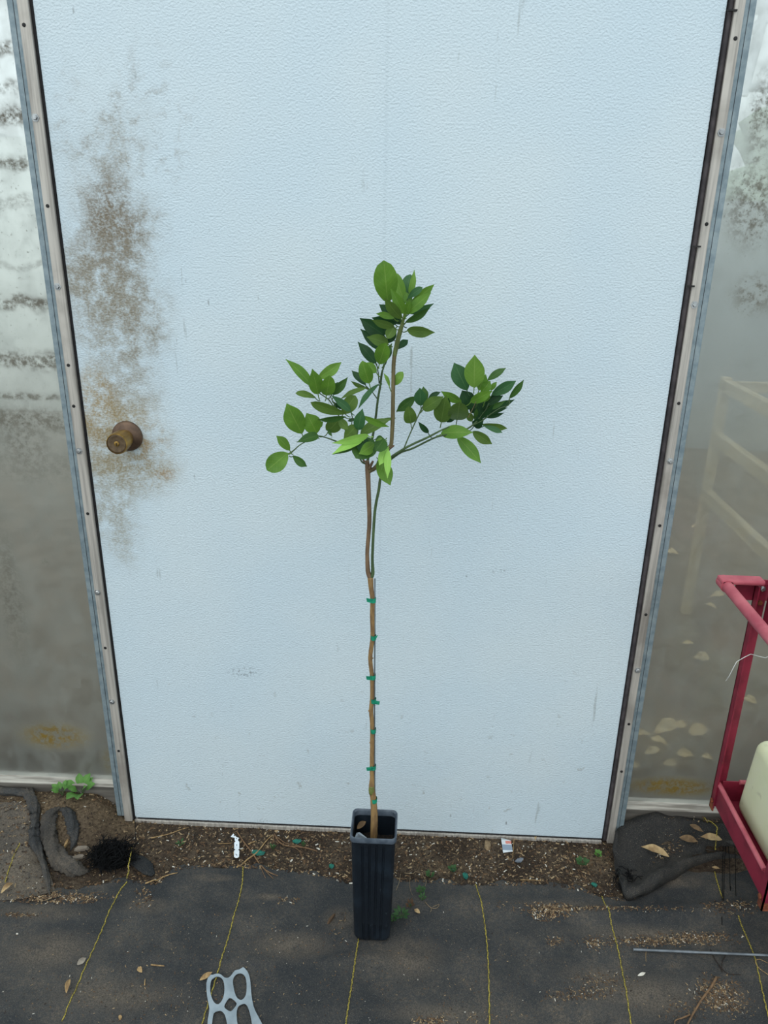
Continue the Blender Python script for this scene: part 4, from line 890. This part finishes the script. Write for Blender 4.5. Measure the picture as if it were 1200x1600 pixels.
# cream tank sitting in the tray
M_tank = NT('cream_plastic')
_c = M_tank.mix(M_tank.ss(M_tank.noise(7, 4), .35, .7), lin((222, 224, 190)), lin((206, 212, 170)))
_c = M_tank.mix(M_tank.ss(M_tank.noise(34, 5), .62, .75, 0, .3), _c, lin((150, 144, 112)))
_b = M_tank.n('ShaderNodeBsdfPrincipled'); M_tank.set(_b.inputs['Base Color'], _c); _b.inputs['Roughness'].default_value = .45
_b.inputs['Subsurface Weight'].default_value = .25; _b.inputs['Subsurface Radius'].default_value = (.02, .02, .01)
M_tank = M_tank.done(_b.outputs[0])
tzt = at(1168, 1156, CY-.045)[2]; tx0 = X0+.036
tank = empty('plastic_tank', (tx0+.15, CY-.15, zb+.012), 'cream plastic tank sitting in the red cart', 'tank')
def tank_vf():
    bm = bmesh.new(); bmesh.ops.create_cube(bm, size=1)
    x0, x1, y0, y1, z0, z1 = tx0, tx0+.34, YN+.012, CY-.022, zb+.0125, tzt
    for v in bm.verts:
        k = 0 if v.co.z > 0 else 1
        v.co = ((x0+x1)/2+v.co.x*(x1-x0)*(.94 if not k else 1), (y0+y1)/2+v.co.y*(y1-y0)*(.95 if not k else 1), (z0+z1)/2+v.co.z*(z1-z0))
    bmesh.ops.bevel(bm, geom=bm.edges[:], offset=.026, segments=5, profile=.5, affect='EDGES'); bm.verts.index_update()
    r = ([tuple(v.co) for v in bm.verts], [tuple(v.index for v in f.verts) for f in bm.faces]); bm.free(); return r
tb = build('tank_body', tank_vf(), M_tank, tank, smooth=True)
M_tan = simple('grimy_tan_plastic', (158, 140, 112), (128, 108, 84), sc=70, rough=.8)
M_lbl = simple('faded_red_label', (178, 92, 70), (198, 150, 120), sc=60, rough=.7)
lx, ly0, ly1 = tx0+.050, CY-.23, CY-.060
build('label_border', join(boxv(lx, lx+.012, ly0, ly1, tzt-.001, tzt+.003, .001), boxv(lx+.012, lx+.16, ly1-.012, ly1, tzt-.001, tzt+.003, .001)), M_tan, tank)
build('label', boxv(lx+.0125, lx+.158, ly0, ly1-.0125, tzt-.0005, tzt+.0012), M_lbl, tank)
# wire hooked over the cart
M_wire = simple('bright_wire', (206, 208, 206), (176, 178, 178), rough=.3, metal=.7, bump=0)
wy = CY-.05
wp = [at(x, y, yy) for x, y, yy in ((1134, 1064, CY-.045), (1139, 1057, CY-.045), (1145, 1045, CY-.04), (1151, 1034, CY-.035), (1163, 1027, CY-.035), (1173, 1022, CY-.035), (1184, 1025, CY-.035), (1196, 1028, CY-.035), (1206, 1022, CY-.035), (1225, 1010, CY-.03))]
wo = build('tie_wire', tube(wp, .0008, 6), M_wire, loc=tuple(wp[0]))
tag(wo, 'thin bent silver wire hooked across the red cart post', 'wire')

# ================================================================== THINGS LYING ON THE GROUND
def gh(x, y):
    if x > .645 and y > edge_y(x)+.004: return hflap(x, y)
    return htorn(x, y) if x < -.62 else gz(x, y)
M_straw = simple('dry_straw', (168, 140, 98), (132, 106, 72), sc=120, rough=.85, bump=.3)
M_twig = simple('dry_twig', (128, 100, 72), (98, 76, 56), sc=120, rough=.9, bump=.4)
def lay(pxs, r, lift=1.0):
    P = cr([gs(*q, gh) for q in pxs], 5); return [(p[0], p[1], gh(p[0], p[1])+r*lift+.0012) for p in P]
def stick(name, strands, mat, label, cat, parent=None):
    """strands: list of (pixel path, radius)"""
    ob = None
    for k, (pxs, r) in enumerate(strands):
        pts = lay(pxs, r); n_ = len(pts); rad = [r*(1-.45*i/n_) for i in range(n_)]
        if ob is None:
            ob = build(name, tube(pts, rad, 6, lump=.08), mat, loc=pts[0], smooth=True); tag(ob, label, cat, 'loose %ss on the ground' % name.replace('_', ' '))
        else: build('offshoot', tube(pts, rad, 6, lump=.08), mat, ob, smooth=True)
    return ob
stick('straw', [([(236, 1311), (262, 1305), (295, 1294)], .0015)], M_straw, 'pale straw on soil just below the left end of the door', 'straw')
stick('straw', [([(227, 1382), (250, 1375), (278, 1365)], .0018)], M_straw, 'pale straw on the weed mat edge right of the black fibre tuft', 'straw')
stick('twig', [([(370, 1300), (381, 1317), (392, 1331), (402, 1346), (411, 1357), (422, 1365), (434, 1370)], .0020), ([(411, 1357), (420, 1367), (427, 1374)], .0011), ([(404, 1349), (410, 1362), (415, 1373)], .0010)], M_twig, 'brown forked twig crossing over the green tape scrap', 'twig')
stick('twig', [([(370, 1357), (385, 1346), (400, 1335), (414, 1318), (425, 1307)], .0022)], M_straw, 'tan twig lying under the forked twig, rising to the right', 'twig')
stick('twig', [([(429, 1305), (434, 1314), (440, 1320), (455, 1324), (475, 1326), (496, 1332)], .0022), ([(431, 1308), (445, 1318), (462, 1322), (480, 1327)], .0016), ([(455, 1324), (465, 1328), (472, 1338)], .0010), ([(428, 1306), (428, 1312), (428, 1318)], .0016)], M_twig, 'bunched root-like twigs on soil left of the pot', 'twig')
stick('straw', [([(340, 1319), (352, 1319), (362, 1318)], .0009)], M_straw, 'short thin straw just left of the white plant tag', 'straw')
stick('straw', [([(388, 1321), (393, 1318), (399, 1316)], .0018)], M_straw, 'short stubby straw between the crossed twigs', 'straw')
stick('straw', [([(803, 1301), (802.5, 1320), (801, 1342)], .0012)], M_straw, 'thin straw lying right beside the small printed card', 'straw')
stick('straw', [([(813, 1376), (828, 1376), (846, 1378)], .0012)], M_straw, 'straw along the mat edge below the grey plastic scrap', 'straw')
stick('straw', [([(236, 1509), (246, 1510), (257, 1511)], .0018)], M_straw, 'short pale straw on the mat between the two left stripes', 'straw')
stick('straw', [([(226, 1541), (227, 1531)], .0014)], M_straw, 'tiny upright straw on the mat at lower left', 'straw')
stick('stick', [([(1119, 1529), (1110, 1545), (1097, 1562), (1086, 1580), (1074, 1602), (1068, 1615)], .0026), ([(1078, 1587), (1066, 1592), (1055, 1596), (1054, 1603)], .0018)], M_twig, 'forked dry stick on the mat at the lower right', 'stick')
stick('twig', [([(1110, 1485), (1115, 1497), (1122, 1508), (1128, 1520)], .0013), ([(1122, 1508), (1136, 1522), (1158, 1524)], .0010), ([(1134, 1492), (1128, 1505), (1128, 1520)], .0010)], simple('dark_twig', (52, 42, 36), (38, 31, 28), sc=100, rough=.9), 'dark thin twigs below the metal rod by the last stripe', 'twig')
stick('straw', [([(1012, 1481), (1009, 1490), (1009, 1503)], .0007)], M_straw, 'hair-thin curved stem at the left end of the metal rod', 'straw')
# wiry loop and dark strands at the right border
stick('string', [([(1200, 1524), (1186, 1514), (1180, 1504), (1186, 1500), (1200, 1506), (1215, 1512)], .0008)], M_straw, 'thin pale looping fibre at the right frame edge', 'string')
M_rodm = simple('grey_metal_rod', (128, 134, 140), (104, 110, 116), rough=.4, metal=.5, bump=.05)
ra, rb = gp(990, 1480.5, .022), gp(1260, 1492, .022)
ro = build('metal_rod', tube([(ra[0], ra[1], gh(ra[0], ra[1])+.006), (rb[0], rb[1], gh(ra[0], ra[1])+.006)], .0028, 10), M_rodm, loc=(ra[0], ra[1], gh(ra[0], ra[1])), smooth=True, auto=40)
tag(ro, 'thin grey metal rod lying on the mat at lower right', 'rod')

# ---- dry leaves
def dryleaf(b, t, w, label, mat=None, lift=.004, curl=.12, fold=.35, name='dry_leaf', tm=.5):
    B = gs(*b, gh); T = gs(*t, gh); z0 = max(gh(B[0], B[1]), gh(T[0], T[1])); B[2] = z0+lift*.6+.002; T[2] = z0+lift+.002
    v_, f_, u_ = leaf_vf(B, T, w, .15, fold, curl, tm, .7, view=(0.1, .5, -1), wav=.12)
    o = build(name, (v_, f_), mat or M_dryt, loc=tuple(B), smooth=True, uv=u_); tag(o, label, 'leaf', 'dry leaves and flakes on the ground'); return o
M_dryt = simple('dry_leaf_tan', (176, 152, 112), (134, 108, 76), sc=50, rough=.85, bump=.4)
dryleaf((1043, 1352), (1001, 1325), .020, 'curled tan dry leaf in the middle of the fabric flap', curl=.16)
dryleaf((1126, 1323), (1094, 1310), .019, 'broad tan dry leaf by the yellow thread near the cart', curl=.1)
dryleaf((1062, 1306), (1090, 1318), .017, 'crumpled greyish dry leaf on the back of the fabric flap', M_dry, curl=.2)
dryleaf((1076, 1298), (1098, 1303), .012, 'small brown dry leaf tucked behind the crumpled grey leaf', M_dry, curl=.15)
dryleaf((1112, 1357), (1124, 1360), .006, 'tiny orange-brown leaf on the yellow thread below the flap fold', M_dryt, curl=.1)
dryleaf((121, 1510), (135, 1500), .012, 'greyish torn leaf touching the leftmost long stripe', simple('grey_leaf', (146, 138, 126), (112, 104, 94), rough=.9), curl=.05)
dryleaf((104, 1554), (110, 1532), .010, 'pale husk lying just left of the leftmost long stripe', M_straw, curl=.15, fold=.5)
dryleaf((312, 1534), (332, 1522), .010, 'pale wood flake just above the plastic can ring holder', M_straw, curl=.05)
dryleaf((222, 1522), (216, 1514), .010, 'small curled tan flake on the mat between left stripes', M_straw, curl=.2)
dryleaf((996, 1527), (1008, 1523), .006, 'tiny white flake on the mat right of the fifth stripe', CH[3], curl=.05)
dryleaf((656, 1429), (647, 1424), .009, 'small tan leaf at the foot of the weed beside the pot', M_dryt)
dryleaf((2, 1398), (22, 1384), .012, 'crumpled tan leaf scrap at the left frame edge', M_dryt, curl=.25)
dryleaf((838, 1300), (836, 1316), .008, 'narrow tan husk standing at the door bottom right of the card', M_dryt, curl=.1)
def chunk(px, py, lx_, ly_, h, ang, mat, name, label, cat, seed):
    rnd = random.Random(seed); c = gs(px, py, gh); z = gh(c[0], c[1]); n_ = 9; ca, sa = math.cos(ang), math.sin(ang); lo, hi = [], []
    for k in range(n_):
        a = 2*math.pi*k/n_; q = rnd.uniform(.78, 1.1); u, v = math.cos(a)*lx_*q, math.sin(a)*ly_*q
        x, y = c[0]+u*ca-v*sa, c[1]+u*sa+v*ca; lo.append((x, y, z+.001)); hi.append((c[0]+(x-c[0])*.8, c[1]+(y-c[1])*.8, z+h*rnd.uniform(.75, 1.1)))
    V = lo+hi; Fc = [tuple(range(n_-1, -1, -1)), tuple(range(n_, 2*n_))]+[(i, (i+1) % n_, n_+(i+1) % n_, n_+i) for i in range(n_)]
    o = build(name, (V, Fc), mat, loc=(c[0], c[1], z), smooth=False); tag(o, label, cat); return o
M_bark2 = simple('grey_bark', (146, 126, 98), (110, 92, 70), sc=80, rough=.95, bump=.6)
M_stone = simple('pale_flat_stone', (132, 122, 110), (112, 102, 92), sc=60, rough=.9, bump=.3)
chunk(762, 1322, .010, .017, .008, .15, M_bark2, 'bark_piece', 'rough pale bark piece on soil left of the printed card', 'bark', 1)
chunk(756, 1304, .009, .010, .010, .1, M_bark2, 'bark_piece', 'crumbly bark lump touching the bottom of the door', 'bark', 2)
chunk(518, 1436, .004, .017, .006, -.45, simple('dark_wood', (92, 72, 54), (70, 54, 42), sc=70, rough=.9, stretch=(1, .2, 1)), 'wood_piece', 'short dark wood piece on the mat left of the pot', 'wood', 3)
chunk(128, 1327, .020, .010, .006, .3, M_stone, 'flat_stone', 'upper pale flat stone left of the black fibre tuft', 'stone', 4)
chunk(122, 1341, .018, .008, .006, .2, M_stone, 'flat_stone', 'lower pale flat stone left of the black fibre tuft', 'stone', 5)
chunk(104, 1319, .004, .018, .006, .05, M_straw, 'wood_sliver', 'upright pale wood sliver inside the dark fabric fold', 'wood', 6)
chunk(779, 1320, .0026, .0024, .003, 0, CH[3], 'pebble', 'tiny white pebble just left of the printed card', 'pebble', 7)
chunk(27, 1460, .003, .002, .003, 0, CH[3], 'pebble', 'tiny pale pebble on the mat at the far left', 'pebble', 8)
chunk(188, 1590, .004, .006, .003, .4, M_straw, 'seed', 'small amber seed on the mat at the bottom left', 'seed', 9)
# ---- green tape scraps
def scrap(px, py, lx_, ly_, ang, mat, label, name='tape_scrap', cat='tape', bend=.4):
    c = gs(px, py, gh); z = gh(c[0], c[1])+.0025; ca, sa = math.cos(ang), math.sin(ang); rows = []
    for i in range(5):
        u = -1+i/2; rows.append([(c[0]+u*lx_*ca-v*ly_*(1-.25*abs(u))*sa, c[1]+u*lx_*sa+v*ly_*(1-.25*abs(u))*ca, z+bend*.004*(u*u)+.0015*math.sin(3*u+2*v)) for v in (-1, -.3, .3, 1)])
    V, Fc = grid(rows); n_ = len(V); V2 = [(a, b, q+.0007) for a, b, q in V]
    o = build(name, (V+V2, [tuple(reversed(f)) for f in Fc]+[tuple(i+n_ for i in f) for f in Fc]), mat, loc=(c[0], c[1], z-.0025)); tag(o, label, cat, 'tape scraps on the ground' if cat == 'tape' else None); return o
M_tape2 = simple('dull_green_tape', (22, 110, 92), (16, 84, 74), sc=90, rough=.45, bump=.1)
scrap(404, 1334, .016, .008, -.12, M_tape2, 'green tape scrap under the crossing twigs')
scrap(464, 1316, .011, .007, .2, M_tape2, 'green tape scrap above the bunched twigs near the pot')
scrap(518, 1355, .006, .007, .05, M_tape2, 'square green tape scrap left of the pot rim')
scrap(727, 1370, .006, .010, .1, M_tape2, 'green tape scrap at the mat edge left of the fourth stripe')
scrap(708, 1361, .006, .004, .3, M_tape2, 'small green tape scrap below the weed right of the pot')
scrap(928, 1384, .006, .007, .3, M_tape2, 'green tape scrap at the top of the fifth stripe')
scrap(811, 1346, .011, .006, .7, simple('grey_film', (110, 116, 126), (86, 92, 100), rough=.5), 'grey plastic film scrap on soil below the printed card', 'plastic_scrap', 'plastic')
# ---- printed card
M_card = NT('printed_card')
_y = M_card.xyz()['Y']; _x = M_card.xyz()['X']
_c = M_card.mix(M_card.ss(_y, .0015, .0022), lin((134, 148, 164)), lin((206, 210, 214)))
_k = M_card.mul(M_card.mul(M_card.ss(_y, .0045, .0052), M_card.ss(_y, .0140, .0132)), M_card.ss(_x, -.004, -.002))
_c = M_card.mix(M_card.mul(_k, M_card.ss(M_card.noise(300, 2), .35, .5, .6, 1)), _c, lin((206, 120, 104)))
_c = M_card.mix(M_card.mul(M_card.ss(_y, .016, .018), .6), _c, lin((120, 134, 130)))
_c = M_card.mix(M_card.ss(_y, -.0155, -.0162), _c, lin((214, 220, 226)))
M_card = M_card.done(M_card.pbr(_c, .5, 0, None, .4))
cc = gp(792, 1323); cz = gh(cc[0], cc[1])
def cpt(px, py, z): p = gp(px, py); return (p[0], p[1], cz+z)
card = build('printed_card', slab([cpt(786, 1334, .004), cpt(801, 1332, .004), cpt(798, 1316, .006), cpt(782.5, 1312, .007)], (0, 0, 1), .0008), M_card, loc=(cc[0], cc[1], cz))
tag(card, 'small grey card with a red patch on the soil', 'card')
# ---- white plant tag: jointed strip with a torn end
M_tag = simple('white_tag', (232, 238, 244), (218, 226, 232), rough=.4, bump=.05)
c0 = gp(369, 1325); tz0 = max(gh(c0[0], c0[1]), .002)+.004
def tp_(u, v): p = gp(340+u/13.333, 1290+v/13.333); return (p[0], p[1], tz0)
ot = [(345, 690), (370, 712), (410, 718), (450, 690), (455, 570), (430, 545), (455, 525), (455, 380), (430, 360), (430, 330), (452, 300), (400, 285), (330, 210), (275, 275), (360, 295), (358, 350), (378, 368), (350, 400), (348, 520), (375, 545), (345, 570)]
tg = build('plant_tag', slab([tp_(*q) for q in ot], (0, 0, 1), .0009), M_tag, loc=(c0[0], c0[1], tz0)); tag(tg, 'white jointed plastic plant tag lying on the soil', 'tag')
M_ink = simple('grey_ink', (120, 128, 140), (96, 102, 112), rough=.6, bump=0); M_ink2 = simple('dark_ink', (40, 42, 46), (30, 30, 34), rough=.6, bump=0)
for pts, mm in (([(388, 440), (400, 432), (412, 445), (404, 470), (390, 465), (392, 458), (400, 455)], M_ink), ([(375, 635), (388, 632), (398, 650), (414, 655), (408, 670), (390, 665)], M_ink), ([(338, 240), (358, 238), (365, 258), (345, 264)], M_ink2), ([(380, 305), (408, 308), (400, 330)], M_ink2)):
    q = [tp_(*p) for p in pts]; q = [(a, b, c+.0010) for a, b, c in q]; q.reverse() if False else None
    build('mark', slab(q, (0, 0, 1), .0002), mm, tg)
# ---- plastic can ring holder
M_ring = NT('grey_ring_plastic'); _c = M_ring.mix(M_ring.ss(M_ring.noise(30, 4), .35, .7), lin((150, 162, 170)), lin((128, 140, 148))); M_ring = M_ring.done(M_ring.pbr(_c, .35, 0, None, .5))
def rp(u, v): p = gp(280+u/4.286, 1280+v/4.286); return (p[0], p[1])
OUT = [(185, 1130), (205, 1078), (228, 1074), (255, 1066), (282, 1072), (305, 1092), (330, 1094), (350, 1078), (375, 1044), (405, 1036), (430, 1021), (448, 1036), (464, 1058), (478, 1110), (485, 1200), (500, 1285), (525, 1340), (550, 1385), (575, 1440), (585, 1500), (570, 1560), (520, 1600), (440, 1580), (370, 1600), (280, 1580), (215, 1600), (180, 1560), (178, 1500), (190, 1430), (195, 1371), (205, 1300), (190, 1220)]
HOL = [[(215, 1120), (228, 1100), (252, 1086), (278, 1090), (297, 1112), (305, 1150), (304, 1200), (290, 1245), (265, 1272), (240, 1262), (222, 1230), (210, 1180)],
       [(366, 1095), (385, 1070), (410, 1061), (435, 1072), (450, 1105), (454, 1160), (448, 1210), (428, 1238), (405, 1240), (382, 1215), (368, 1165), (362, 1125)],
       [(340, 1228), (365, 1240), (388, 1266), (372, 1295), (348, 1318), (322, 1308), (304, 1288), (318, 1255)],
       [(235, 1332), (258, 1318), (282, 1315), (305, 1335), (318, 1375), (325, 1430), (310, 1500), (270, 1530), (235, 1500), (222, 1430), (226, 1375)],
       [(395, 1290), (418, 1272), (440, 1267), (458, 1282), (474, 1325), (485, 1375), (492, 1440), (480, 1500), (445, 1520), (412, 1490), (396, 1420), (386, 1340)]]
def smooth_loop(L):
    P = [np.array(rp(*q)) for q in L]; n_ = len(P); o = []
    for i in range(n_):
        a, b, c, d = P[i-1], P[i], P[(i+1) % n_], P[(i+2) % n_]
        for t in (0, .5): o.append(.5*((2*b)+(-a+c)*t+(2*a-5*b+4*c-d)*t*t+(-a+3*b-3*c+d)*t**3))
    return o
bm = bmesh.new(); edges = []
rc_ = gp(360, 1570)
for L in [OUT]+HOL:
    vs = [bm.verts.new((p[0]-rc_[0], p[1]-rc_[1], 0)) for p in smooth_loop(L)]
    for i in range(len(vs)): edges.append(bm.edges.new((vs[i], vs[(i+1) % len(vs)])))
bmesh.ops.triangle_fill(bm, use_beauty=True, use_dissolve=False, edges=edges)
bmesh.ops.recalc_face_normals(bm, faces=bm.faces[:])
if bm.faces[0].normal.z < 0: bmesh.ops.reverse_faces(bm, faces=bm.faces[:])
ex = bmesh.ops.extrude_face_region(bm, geom=bm.faces[:]); 
for v in [g for g in ex['geom'] if isinstance(g, bmesh.types.BMVert)]: v.co.z += .0012
for v in bm.verts: v.co.z += gh(v.co.x+rc_[0], v.co.y+rc_[1])+.0045
me = bpy.data.meshes.new('can_ring_holder'); bm.to_mesh(me); bm.free(); me.materials.append(M_ring)
ring = bpy.data.objects.new('can_ring_holder', me); COL.objects.link(ring); ring.location = (rc_[0], rc_[1], 0)
tag(ring, 'flat grey plastic can ring holder on the mat at the bottom edge', 'can rings')

# ---- weeds
def weed(px, py, leaves, mat, label, name='weed', h=.012, s=.00155):
    """leaves: (dx, dy, length, width, lift) in pixels of the ground, fanned from the centre"""
    c = gs(px, py+6, gh); z = gh(c[0], c[1]); root = empty(name, (c[0], c[1], z), label, 'weed', 'weeds sprouting from the soil and mat edge')
    st = []
    for (ax, ay, l, w, zl) in leaves:
        d = np.array([ax, ay]); d = d/(np.linalg.norm(d)+1e-9)
        B = np.array([c[0]+d[0]*l*s*.34, c[1]+d[1]*l*s*.34, z+h*.55+zl*.4]); T = np.array([c[0]+d[0]*l*s, c[1]+d[1]*l*s, z+h+zl])
        v_, f_, u_ = leaf_vf(B, T, w*s*.82, 0, .25, .10, .5, .6, view=(0, .35, -1), wav=.08, nt=7, nv=4)
        build('leaf', (v_, f_), mat, root, smooth=True, uv=u_)
        st.append(tube(cr([(c[0], c[1], z-.001), ((c[0]+B[0])/2, (c[1]+B[1])/2, z+h*.35), tuple(B)], 3), .0007, 5))
    build('stem', join(*st), M_green, root, smooth=True)
    return root
wdl = weed(128, 1236, [(-1, .15, 26, 15, .004), (-.3, -1, 28, 17, .0), (.25, -1, 26, 15, -.002), (1, .1, 20, 15, .006), (.5, 1, 18, 14, .016), (-.5, 1, 17, 13, .016), (1, .9, 18, 12, .01), (-.9, -.7, 16, 12, .004), (.9, -.5, 12, 9, .008)], LM['w'], 'bright green broad-leaved weed by the left sill board', h=.03, s=.0019)
weed(98, 1237, [(-1, -.4, 16, 12, .0), (-.6, .7, 15, 10, .004), (.2, 1, 14, 9, .008), (-1, .3, 20, 10, .002), (.8, -.2, 12, 9, .006)], LM['w'], 'smaller bright weed left of the broad-leaved weed', h=.026)
weed(55, 1224, [(-1, 0, 9, 5, 0), (.5, .8, 9, 5, .003), (1, -.1, 9, 5, 0), (-.4, .9, 8, 4, .004)], LM['wd'], 'tiny weed sprouting at the far left sill', h=.02)
weed(67, 1223, [(-1, .3, 6, 4, 0), (.8, .6, 7, 4, .003), (1, -.4, 7, 4, 0)], LM['wd'], 'tiny sprout beside the far left sill weed', h=.02)
import random as _r
def rosette(n_, L, W, seed):
    q = _r.Random(seed); return [(math.cos(2*math.pi*k/n_+q.uniform(-.3, .3)), math.sin(2*math.pi*k/n_+q.uniform(-.3, .3)), L*q.uniform(.7, 1.1), W*q.uniform(.8, 1.2), q.uniform(0, .006)) for k in range(n_)]
weed(910, 1346, rosette(7, 11, 9, 1), LM['wd'], 'round-leaved green weed on soil near the right door corner')
weed(934, 1333, rosette(6, 8, 7, 2), LM['w'], 'lighter small weed up and right of the round-leaved weed')
weed(672, 1366, rosette(7, 8, 5, 3), LM['wd'], 'small green weed on soil right of the pot')
weed(707, 1356, rosette(7, 8, 6, 4), LM['wd'], 'small round weed above the small green tape scrap')
weed(657, 1390, rosette(8, 8, 5, 5), LM['wd'], 'upper ferny weed on the mat edge right of the pot')
weed(660, 1401, rosette(6, 7, 4, 6), LM['wd'], 'lower ferny weed just below the upper ferny weed')
weed(627, 1427, rosette(9, 13, 6, 7), LM['wd'], 'largest ferny weed hugging the right side of the pot')
weed(614, 1434, rosette(6, 9, 5, 8), LM['wd'], 'weed partly hidden behind the lower right of the pot')
M_reddish = m_leaf('reddish_weed', (92, 66, 48), (76, 60, 44), (110, 90, 60), .6)
weed(641, 1412, rosette(8, 9, 4, 9), M_reddish, 'reddish brown withered weed between the ferny weeds')
weed(427, 1322, rosette(5, 6, 4, 10), LM['wd'], 'tiny sprout beside the bunched root-like twigs')
weed(474, 1318, rosette(4, 4, 3, 11), LM['wd'], 'tiny sprout right of the green tape scrap by the twigs')
weed(282, 1316, rosette(5, 8, 4, 12), LM['wd'], 'small dull sprout on soil below the left straw')
weed(866, 1302, rosette(4, 5, 3, 13), LM['wd'], 'tiny sprout at the door bottom toward its right end')
M_run = simple('pale_runner', (150, 132, 104), (120, 102, 80), rough=.9)
stick('vine_runner', [([(632, 1365), (645, 1366), (650, 1363), (660, 1368), (666, 1377), (664, 1386)], .0009), ([(641, 1370), (640, 1382), (642, 1394), (645, 1400)], .0007), ([(626, 1366), (624, 1378), (619, 1392)], .0007)], M_run, 'thin pale runner arching over the mat edge by the pot', 'runner')
stick('vine_runner', [([(664, 1410), (673, 1419), (682, 1420), (686, 1414), (676, 1418)], .0008), ([(673, 1419), (674, 1423), (672, 1426)], .0006)], M_run, 'thin pale runner on the mat right of the ferny weeds', 'runner')

# ---- leaf litter seen through the right sheeting
rl = random.Random(31)
LIT = [(1040, 1142, 34, 16), (1002, 1152, 22, 16), (1090, 1148, 24, 22), (1070, 1185, 22, 10), (988, 1204, 22, 16), (1030, 1165, 26, 12), (1105, 1190, 18, 20), (1060, 1140, 20, 10), (1018, 1180, 20, 8), (1095, 1033, 20, 9), (1120, 935, 18, 6), (1110, 952, 16, 6), (1085, 828, 10, 6), (1050, 868, 16, 4), (1075, 1010, 14, 5), (1160, 1040, 16, 9), (1045, 1200, 18, 9), (1170, 1100, 20, 10)]
WH = ['large pale leaf in the middle', 'rounded leaf next to the door frame', 'broad leaf toward the cart', 'slim leaf below the broad leaf', 'lowest pale leaf by the frame', 'long leaf below the large pale leaf', 'folded leaf beside the cart post', 'leaf overlapping the large pale leaf', 'small leaf low in the middle', 'single leaf halfway down the sheet',
      'thin leaf left of the cart handle', 'lower thin leaf left of the cart handle', 'small orange leaf below the rack', 'thin flat leaf near the frame below the rack', 'faint leaf left of the cart post', 'leaf behind the cart post', 'small dull leaf near the sill', 'leaf between post and tank']
M_lit = simple('litter_leaf', (240, 220, 178), (214, 188, 142), sc=40, rough=.9, bump=.2)
for (x, y, l, w), lab in zip(LIT, WH):
    l *= 1.3; w *= 1.25
    a = rl.uniform(-.6, .6); B = gp(x-l/2*math.cos(a), y-l/3*math.sin(a)); T = gp(x+l/2*math.cos(a), y+l/3*math.sin(a)); W_ = abs(gp(x, y-w*.55)[1]-gp(x, y+w*.55)[1]); W_ = min(W_, np.linalg.norm(T-B)*rl.uniform(.35, .65))
    B[2] = .012; T[2] = .016
    v_, f_, u_ = leaf_vf(B, T, W_, .05, .3, .2, rl.uniform(.35, .6), .85, view=(0, .5, -1), wav=.3)
    o = build('fallen_leaf', (v_, f_), M_lit, loc=(B[0], B[1], 0), smooth=True, uv=u_); tag(o, lab+', behind the right sheeting', 'leaf', 'fallen leaves beyond the right sheeting')
